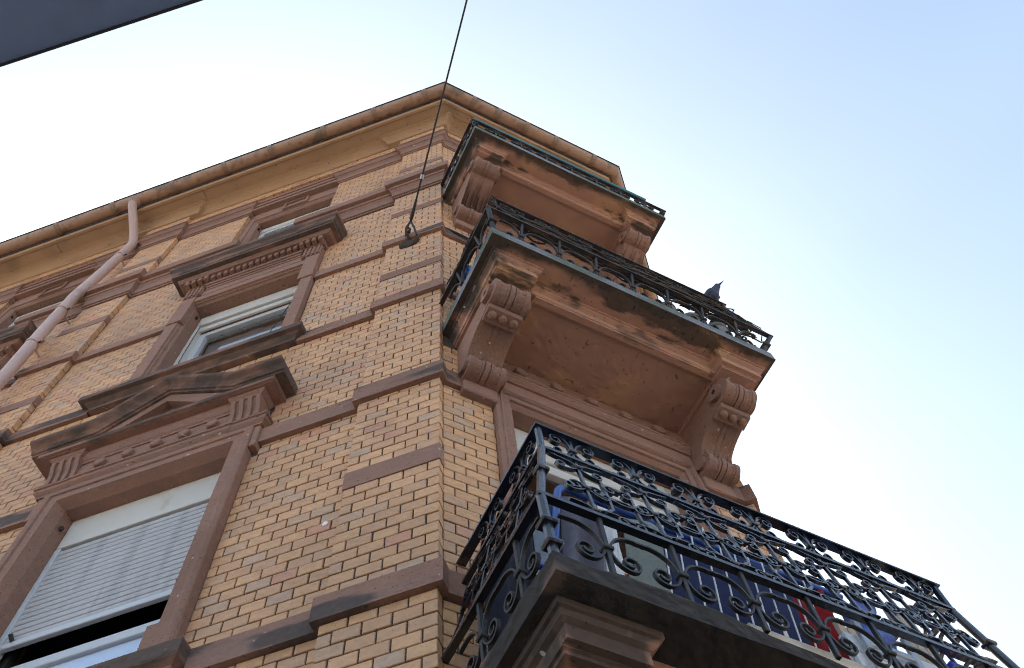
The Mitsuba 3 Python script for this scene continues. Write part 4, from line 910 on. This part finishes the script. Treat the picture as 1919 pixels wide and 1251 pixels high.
    # corner posts
    for xu, xl, xf in ((up['x0'], lo['x0'], ft['x0']), (up['x1'], lo['x1'], ft['x1'])):
        emit('post', cat(([] if low_only else [tube([(xu, up['y'], zh), (xu, up['y'], zr)], 0.016, 8), tube([(xu, up['y'], zr), (xl, lo['y'], zl_)], 0.017, 8)])+[tube([(xl, lo['y'], zl_), (xf, ft['y'], zf-0.03)], 0.019, 8)]), None, False)
        emit('collar', box(np.eye(4), (xl+xf)/2-0.032, (xl+xf)/2+0.032, (lo['y']+ft['y'])/2-0.032, (lo['y']+ft['y'])/2+0.032, zf+0.13, zf+0.148, .006), None, False)
        emit('collar', box(np.eye(4), xf-0.03, xf+0.03, ft['y']-0.03, ft['y']+0.03, zf+0.015, zf+0.035, .006), None, False)
        if not low_only: emit('collar', box(np.eye(4), (xu+xl)/2-0.026, (xu+xl)/2+0.026, (up['y']+lo['y'])/2-0.026, (up['y']+lo['y'])/2+0.026, (zl_+zr)/2-0.01, (zl_+zr)/2+0.01, .005), None, False)
    if loose: 
        kk = put(rn, 'ironwork', cat(loose), im, 35); labels[kk] = {'label': 'fine scrollwork of the railing', 'kind': 'stuff'}
    return rn
SHP = {}
railing(0, 0.0, 'lowest railing, bellied black wrought iron with rows of scrolls', 2)
railing(1, 3.54, 'middle railing, rusty and overgrown with dry twigs', 1)
railing(2, 7.085, 'top railing, wrought iron partly hidden by a dark net', 0)

put(BLD, 'wall_cable', tube([(0.045, YB-0.012, 9.86), (0.075, YB-0.03, 9.80), (0.16, YB-0.045, 9.745), (0.30, YB-0.05, 9.70), (0.37, YB-0.03, 9.69)], 0.011, 8), 'cable_mat')
put(BLD, 'wall_disc', lathe(FA, 0.628, 5.514, [(0.016, W-0.004), (0.016, W+0.006), (0.012, W+0.008)], 12), 'white_plastic_mat', label='small round white disc on the brick wall')
# ------------------------------------------------------------------ span wire on the left facade
CB = thing('span_wire', 'black span wire tied to a rusty wall anchor and leading up over the roof edge', 'cable')
P0 = tf(FA, np.array([0.245, 0.13, 9.79])); P1 = np.array([-0.600, -1.857, 10.02]); P2 = P0+(P1-P0)*6
line = [P0+(P2-P0)*t+np.array([0, 0, -0.10*math.sin(math.pi*t)*0.0]) for t in np.linspace(0, 1, 12)]
put(CB, 'wire', tube(line, 0.0085, 8), 'cable_mat', True)
ax = (P1-P0)/np.linalg.norm(P1-P0)
put(CB, 'splice', tube([P0+ax*0.0, P0+ax*0.05, P0+ax*0.20], [0.011, 0.018, 0.011], 8), 'cable_mat', True)
put(CB, 'ferrule', tube([P0+ax*0.40, P0+ax*0.44], 0.016, 8), 'alu_mat')
an = lambda a, e, z: tf(FA, np.array([a, e, z]))
put(CB, 'strap', tube([P0, an(0.30, 0.10, 9.74), an(0.32, 0.05, 9.66)], 0.010, 6), 'cable_mat'); put(CB, 'strap', tube([P0, an(0.225, 0.09, 9.70), an(0.215, 0.045, 9.60)], 0.010, 6), 'cable_mat')
put(CB, 'eye_bolt', tube([an(0.30, -0.02, 9.61), an(0.30, 0.06, 9.66), an(0.302, 0.09, 9.70), an(0.285, 0.10, 9.735), an(0.27, 0.085, 9.71), an(0.285, 0.06, 9.68)], 0.013, 8), 'rust_mat', True)
def lump(M, a0, a1, e0, e1, z0, z1, amp, seed):
    m = box(np.eye(4), a0, a1, e0, e1, z0, z1, min(a1-a0, e1-e0, z1-z0)*.3)
    for _ in range(3): m = m.subdivide()
    v = np.array(m.vertices); v += amp*(np.stack([meshkit.noise(v*14+seed*3+k*5.3) for k in range(3)], -1)-0.5)*2
    return trimesh.Trimesh(tf(M, v), m.faces, process=False)
put(CB, 'anchor_plate', lump(FA, 0.205, 0.385, -0.02, 0.03, 9.48, 9.575, 0.026, 3), 'rust_mat', label='crusted rusty anchor plate')
# ------------------------------------------------------------------ canopy overhead
CN = thing('canopy', 'dark blue grey metal canopy overhead in the upper left corner', 'canopy')
E0 = np.array([-1.328, -1.977, 0.0])
FCN = frame(E0, (-0.733, 0.680, 0), (-0.680, -0.733, 0))
put(CN, 'panel', box(FCN, -2.2, 3.0, 0.005, 1.6, 3.30, 3.36), 'canopy_mat'); put(CN, 'edge_trim', box(FCN, -2.2, 3.0, 0.0, 0.0045, 3.292, 3.365, 0), 'dark_metal_mat')
put(CN, 'post', tube([tf(FCN, np.array([2.7, 1.3, 0.0])), tf(FCN, np.array([2.7, 1.3, 3.299]))], 0.05, 16), 'canopy_mat', 40)
# ------------------------------------------------------------------ the bird on the middle railing
def union_smooth(bones, edge=0.008, it=12):
    out = m3.Manifold()
    for (a, ra), (b, rb) in bones:
        pts = []
        for c, r in ((a, ra), (b, rb)):
            sp = trimesh.creation.icosphere(2); pts.append(sp.vertices*np.array(r)+np.array(c))
        out = out+m3.Manifold.hull_points(np.vstack(pts))
    mm = out.refine_to_length(edge).to_mesh(); t = trimesh.Trimesh(np.array(mm.vert_properties)[:, :3], np.array(mm.tri_verts), process=True)
    trimesh.smoothing.filter_taubin(t, iterations=it); return t
BI = thing('bird', 'dark bird with a pointed beak perched at the right end of the middle railing', 'bird')
FB2 = frame((2.115, -0.715, 8.487), (1, 0, 0), (0, -1, 0)); o3 = lambda *q: np.array(q, float)
FB2[:3, 0] = (-0.94, -0.34, 0); FB2[:3, 1] = (0.34, -0.94, 0)
body = union_smooth([((o3(0, -0.075, 0.045), (0.034, 0.05, 0.034)), (o3(0, 0.015, 0.078), (0.056, 0.056, 0.056))), ((o3(0, 0.015, 0.082), (0.052, 0.05, 0.052)), (o3(0, 0.066, 0.128), (0.034, 0.034, 0.036))),
                     ((o3(0, 0.066, 0.128), (0.032, 0.032, 0.034)), (o3(0, 0.090, 0.150), (0.027, 0.030, 0.026))), ((o3(0, -0.10, 0.04), (0.026, 0.03, 0.016)), (o3(0, -0.19, 0.012), (0.024, 0.02, 0.006)))])
body.apply_transform(FB2); body = fixvol(body); put(BI, 'body', body, 'feather_mat', True)
put(BI, 'beak', tube([tf(FB2, o3(0, 0.112, 0.152)), tf(FB2, o3(0, 0.136, 0.153)), tf(FB2, o3(0, 0.168, 0.153))], [0.0115, 0.006, 0.001], 8), 'dark_metal_mat', True)
for sx in (-1, 1):
    put(BI, 'eye', spheroid(o3(sx*0.024, 0.100, 0.156), (0.0035,)*3, FB2), 'black_mat', True)
    w = union_smooth([((o3(sx*0.05, 0.02, 0.085), (0.012, 0.038, 0.034)), (o3(sx*0.042, -0.12, 0.045), (0.009, 0.035, 0.012)))], 0.01, 6); w.apply_transform(FB2); put(BI, 'wing', fixvol(w), 'feather_mat', True)
    put(BI, 'leg', tube([tf(FB2, o3(sx*0.022, -0.005, 0.035)), tf(FB2, o3(sx*0.022, 0.004, 0.014)), tf(FB2, o3(sx*0.022, 0.0, -0.012))], 0.0045, 6), 'rust_mat')
    for dx, dy in ((-0.010, 0.03), (0, 0.034), (0.010, 0.03), (0, -0.022)):
        put(BI, 'toe', tube([tf(FB2, o3(sx*0.022, 0, -0.012)), tf(FB2, o3(sx*0.022+dx, dy*.6, -0.009)), tf(FB2, o3(sx*0.022+dx*1.3, dy, -0.016))], 0.003, 5), 'rust_mat')
# ------------------------------------------------------------------ dry vine on the middle railing
vt = []
r2 = random.Random(11)
for k in range(150):
    x0 = r2.uniform(0.0, 2.25); L = r2.uniform(0.25, 0.9); t = np.linspace(0, 1, 7); y0, z0 = r2.uniform(-0.80, -0.715), r2.uniform(7.87, 8.27)
    lean = (z0-7.85)/0.46*0.06
    ph = r2.uniform(0, 6); pts = np.stack([np.clip(x0+L*t, -0.01, 2.38-0.18*(z0-7.85)/0.46), y0+lean+0.018*np.sin(5*t+ph), z0+0.03*np.sin(4*t+ph*2)+r2.uniform(-.06, .06)*t], -1)
    vt.append(tube(pts, r2.uniform(0.0035, 0.009), 5))
for k in range(46):
    y0 = r2.uniform(-0.7, 0.0); L = -r2.uniform(0.2, 0.5); t = np.linspace(0, 1, 6); z0 = r2.uniform(7.87, 8.25); x0 = r2.uniform(-0.01, 0.05)+(z0-7.85)/0.46*0.08; ph = r2.uniform(0, 6)
    vt.append(tube(np.stack([x0+0.02*np.sin(5*t+ph), np.clip(y0+L*t, -0.80, 0.0), z0+0.03*np.sin(4*t+ph)], -1), r2.uniform(0.0035, 0.009), 5))
scene['dry_vine'] = mikit.ply(cat(vt), 'twig_mat', True); labels['dry_vine'] = {'label': 'tangle of dry brown vine stems wound along the middle railing', 'category': 'vine', 'kind': 'stuff'}
# ------------------------------------------------------------------ shade net and teal rail at the top balcony
def net(M, a0, a1, z0, z1, e, seed, drop):
    nu, nv = int((a1-a0)/0.018), int((z1-z0)/0.018); U, V = np.meshgrid(np.linspace(a0, a1, nu), np.linspace(z0, z1, nv))
    P = np.stack([U, np.full_like(U, e)+0.05*(meshkit.fbm(np.stack([U*4+seed, V*4, V*0], -1), 3)-0.5), V], -1); keep = meshkit.fbm(np.stack([U*7+seed, V*9, V*0+2], -1), 3) > drop
    f = []
    for i in range(nv-1):
        for j in range(nu-1):
            if keep[i, j]: a = i*nu+j; f += [(a, a+1, a+nu+1), (a, a+nu+1, a+nu)]
    return trimesh.Trimesh(tf(M, P.reshape(-1, 3)), np.array(f), process=False)
NT = thing('shade_net', 'dark torn shade net hung round the top balcony railing', 'net')
put(NT, 'front_sheet', net(FB, -1.93, -0.045, 11.07, 11.32, YB+0.722, 1, 0.40), 'net_mat', True)
put(NT, 'side_sheet', net(frame((0.05, YB, 0), (0, -1, 0), (-1, 0, 0)), 0.02, 0.74, 11.07, 11.34, 0.0, 7, 0.38), 'net_mat', True)
tl = put(BLD, 'teal_rail', tube([(0.02, -0.762, 11.345), (2.10, -0.775, 11.345)], 0.017, 12), 'teal_mat', 40, label='long teal rail on the top balcony')
put(tl, 'upper_rail', tube([(0.03, -0.735, 11.42), (2.10, -0.745, 11.42)], 0.014, 10), 'teal_mat', 40)
# ------------------------------------------------------------------ flower pots and clutter on the middle balcony
def pot(name, lab, x, y, z, r, h, m, tilt=0.0, catg='flower pot', M=None):
    k = thing(name, lab, catg); Mx = frame((x, y, z), (1, 0, 0), (0, 0, 1), (0, -1, 0)) if M is None else M
    put(k, 'body', lathe(Mx, 0, 0, [(0.72*r, 0.0), (r, h*0.82), (r, h*0.83), (1.08*r, h*0.83), (1.08*r, h), (0.95*r, h), (0.92*r, h*0.9), (0.1*r, h*0.88)], 18), m, 30)
    put(k, 'soil', lathe(Mx, 0, 0, [(0.9*r, h*0.885), (0.5*r, h*0.92), (0.05*r, h*0.93)], 12), 'twig_mat', True); return k
pot('flower_pot', 'grey flower pot left of its neighbours on the middle balcony edge', 1.50, -0.655, 7.535, 0.075, 0.22, 'pot_mat')
pot('flower_pot', 'grey flower pot in the middle of three on the middle balcony edge', 1.72, -0.645, 7.535, 0.085, 0.23, 'pot_mat')
pot('flower_pot', 'largest grey flower pot near the right end of the middle balcony edge', 1.95, -0.64, 7.535, 0.10, 0.25, 'pot_mat')
bt = thing('blue_bottle', 'small blue plastic bottle behind the left side of the middle railing', 'bottle')
put(bt, 'body', lathe(frame((0.10, -0.25, 7.9), (1, 0, 0), (0, 0, 1), (0, -1, 0)), 0, 0, [(0.03, 0.0), (0.045, 0.02), (0.045, 0.13), (0.02, 0.17), (0.016, 0.19)], 14), 'blue_tube_mat', 40)
put(bt, 'cap', lathe(frame((0.10, -0.25, 7.9), (1, 0, 0), (0, 0, 1), (0, -1, 0)), 0, 0, [(0.02, 0.191), (0.02, 0.215), (0.017, 0.22)], 12), 'white_plastic_mat', 40)
put(bt, 'holder', tube([(0.10, -0.25, 7.53), (0.10, -0.25, 7.899)], 0.01, 8), 'rust_mat')
# ------------------------------------------------------------------ laundry and odds and ends on the lowest balcony
ID = np.eye(4); FF = frame((0, 0, 0), (1, 0, 0), (0, 1, 0))
RK = thing('drying_rack', 'blue tubular drying rack with thin white rods on the lowest balcony', 'drying rack')
arch = np.vstack([[(0.19, -0.50, 4.02), (0.31, -0.50, 4.82)], bez([(0.317, -0.50, 4.85), (0.325, -0.50, 4.915), (0.35, -0.50, 4.925), (0.40, -0.50, 4.925)]), [(1.80, -0.50, 4.90)]])
put(RK, 'frame_tube', tube(arch, 0.017, 12), 'blue_tube_mat', 50); put(RK, 'frame_tube', tube([(0.42, -0.44, 4.915), (1.78, -0.44, 4.89)], 0.017, 12), 'blue_tube_mat', 50)
put(RK, 'frame_tube', tube([(0.36, -0.10, 4.92), (1.80, -0.10, 4.90)], 0.017, 12), 'blue_tube_mat', 50)
put(RK, 'frame_tube', tube([(1.80, -0.50, 4.90), (1.80, -0.10, 4.90)], 0.015, 12), 'white_plastic_mat', 50)
for x in (0.60, 1.36): put(RK, 'leg', tube([(x-0.11, -0.52, 4.02), (x, -0.47, 4.90)], 0.014, 10), 'white_plastic_mat', 50)
for i in range(11):
    x = 0.80+0.072*i; put(RK, 'rod', tube([(x-0.165, -0.60, 4.08), (x, -0.565, 4.92)], 0.0036, 6), 'white_plastic_mat')
def garment(name, lab, catg, m, mesh):
    k = key(name); scene[k] = mikit.ply(mesh, m, True); tag(k, lab, catg); return k
garment('grey_garment', 'crumpled grey garment hanging at the left end of the drying rack', 'clothes', 'grey_cloth_mat', drape(FF, 0.33, 0.50, 4.15, 4.86, -0.50, 0.025, 16, 1.6, 2, 0.02, -0.06))
garment('denim_garment', 'faded blue garment hanging from the blue tube next to the grey garment', 'clothes', 'blue_cloth_mat', drape(FF, 0.27, 0.335, 4.12, 4.80, -0.46, 0.012, 10, 1.0, 5, 0.0, -0.05))
garment('towel', 'grey green towel hanging between the grey garment and the navy towel', 'towel', 'towel_mat', drape(FF, 0.64, 0.82, 4.10, 4.88, -0.50, 0.012, 14, 1.0, 1, 0.0, -0.10))
garment('navy_towel', 'large navy blue towel hanging behind the thin white rods', 'towel', 'navy_mat', drape(FF, 0.82, 1.50, 4.06, 4.89, -0.49, 0.012, 22, 2.0, 3, 0.0, -0.10))
garment('navy_towel', 'smaller navy towel spread over the back bar of the drying rack', 'towel', 'navy_mat', drape(FF, 0.80, 1.70, 4.5, 5.06, -0.12, 0.012, 22, 2.0, 8, 0.0, 0.0))
garment('red_garment', 'crumpled red garment hanging right of the striped looking navy towel', 'clothes', 'red_mat', drape(FF, 1.50, 1.72, 4.20, 4.92, -0.47, 0.035, 16, 1.8, 6, 0.03, -0.06))
garment('dark_garment', 'very dark navy garment hanging inside the left side of the lowest railing', 'clothes', 'dark_cloth_mat', drape(frame((0.23, 0, 0), (0, -1, 0), (-1, 0, 0)), 0.06, 0.46, 4.30, 4.95, 0.0, 0.03, 18, 1.7, 4, 0.0, -0.05))
oc = key('orange_cloth'); scene[oc] = mikit.ply(drape(FF, 0.585, 0.64, 4.20, 4.50, -0.47, 0.008, 6, 0.7, 4, 0, -0.02), 'orange_mat', True); tag(oc, 'small orange cloth beside the white rack leg', 'cloth')
wc = key('white_garment'); scene[wc] = mikit.ply(drape(FF, 0.52, 0.575, 4.10, 4.80, -0.50, 0.008, 8, 0.8, 7, 0, -0.08), 'siding_mat', True); tag(wc, 'narrow white garment between the grey garment and the white rack leg', 'clothes')
pf = thing('clothes_hanger', 'bright blue plastic hanger at the left side of the lowest balcony', 'hanger')
ring = [(0.30, -0.07, 4.80), (0.30, -0.13, 4.80), (0.30, -0.155, 4.615), (0.30, -0.04, 4.70)]
for a, b in ((0, 3), (3, 2), (2, 1), (1, 0)): put(pf, 'bar', tube([ring[a], ring[b]], 0.012, 8), 'blue_plastic_mat')
tg = key('paper_card'); scene[tg] = mikit.ply(box(frame((0.24, -0.04, 4.66), (0, -1, 0), (-1, 0, 0)), -0.035, 0.03, 0.0, 0.003, 0, 0.10), 'white_plastic_mat'); tag(tg, 'small white card hanging below the dark garment near the brick wall', 'card')
def boards(name, lab, x, y, z0, z1, n, w):
    k = thing(name, lab, 'boards')
    for i in range(n): put(k, 'board', box(ID, x+i*(w+0.007), x+i*(w+0.007)+w, y-0.011, y+0.011, z0+0.01*(i % 2), z1-0.02*(i % 2), .002), 'plank_mat')
boards('board_bundle', 'cream wooden slats standing upright right of the red garment', 1.50, -0.60, 3.99, 4.50, 3, 0.042)
boards('board_bundle', 'cream wooden slats standing taller at the right end of the lowest balcony', 1.93, -0.585, 3.99, 4.83, 3, 0.042)
pk = key('wooden_plank'); scene[pk] = mikit.ply(box(frame((0, 0, 0), (1, 0, 0), (0, 1, 0), (0, 0.25, 1)), 0.86, 1.46, -1.735, -1.715, 3.975, 4.085, .002), 'plank_mat'); tag(pk, 'cream wooden plank standing on edge behind the worn lip of the lowest slab', 'plank')
CR = thing('siding_crate', 'pale grey boarded crate at the right end of the lowest balcony floor', 'crate')
for i in range(4): put(CR, 'board', box(ID, 1.46, 1.99, -0.645, -0.625, 3.97+i*0.104, 3.97+i*0.104+0.098, .003), 'siding_mat')
put(CR, 'side_panel', box(ID, 1.46, 1.48, -0.622, -0.61, 3.97, 4.38), 'siding_mat'); put(CR, 'side_panel', box(ID, 1.97, 1.99, -0.622, -0.61, 3.97, 4.38), 'siding_mat')
LD = thing('aluminium_step', 'folded aluminium step with two channel legs in front of the pale crate', 'step')
for x in (1.50, 1.75): put(LD, 'leg', box(frame((x, -0.672, 3.98), (1, 0, 0), (0, 1, 0), (0.05, 0.0, 1)), -0.016, 0.016, -0.01, 0.01, 0, 0.46, .003), 'alu_mat')
for z in (4.12, 4.30): put(LD, 'tread', box(ID, 1.525, 1.755, -0.68, -0.664, z, z+0.03, .003), 'alu_mat')
bg = union_smooth([((o3(1.74, -0.54, 4.55), (0.06, 0.05, 0.06)), (o3(1.86, -0.53, 4.62), (0.07, 0.05, 0.07))), ((o3(1.77, -0.54, 4.68), (0.08, 0.05, 0.08)), (o3(1.88, -0.52, 4.84), (0.06, 0.05, 0.05)))], 0.02, 6)
v = np.array(bg.vertices); v += 0.02*(np.stack([meshkit.noise(v*30+k*4.1) for k in range(3)], -1)-0.5); bg = fixvol(trimesh.Trimesh(v, bg.faces, process=False))
BG = key('plastic_bag'); scene[BG] = mikit.ply(bg, 'bag_mat', 40); tag(BG, 'blue and white plastic bag beside the taller cream slats', 'bag')
bx = thing('blue_crate', 'small blue plastic crate at the right edge of the pale boarded crate', 'crate')
put(bx, 'body', box(ID, 2.01, 2.10, -0.66, -0.40, 3.98, 4.39, .006), 'blue_plastic_mat'); put(bx, 'rim', box(ID, 2.003, 2.107, -0.668, -0.392, 4.391, 4.42, .004), 'blue_plastic_mat')
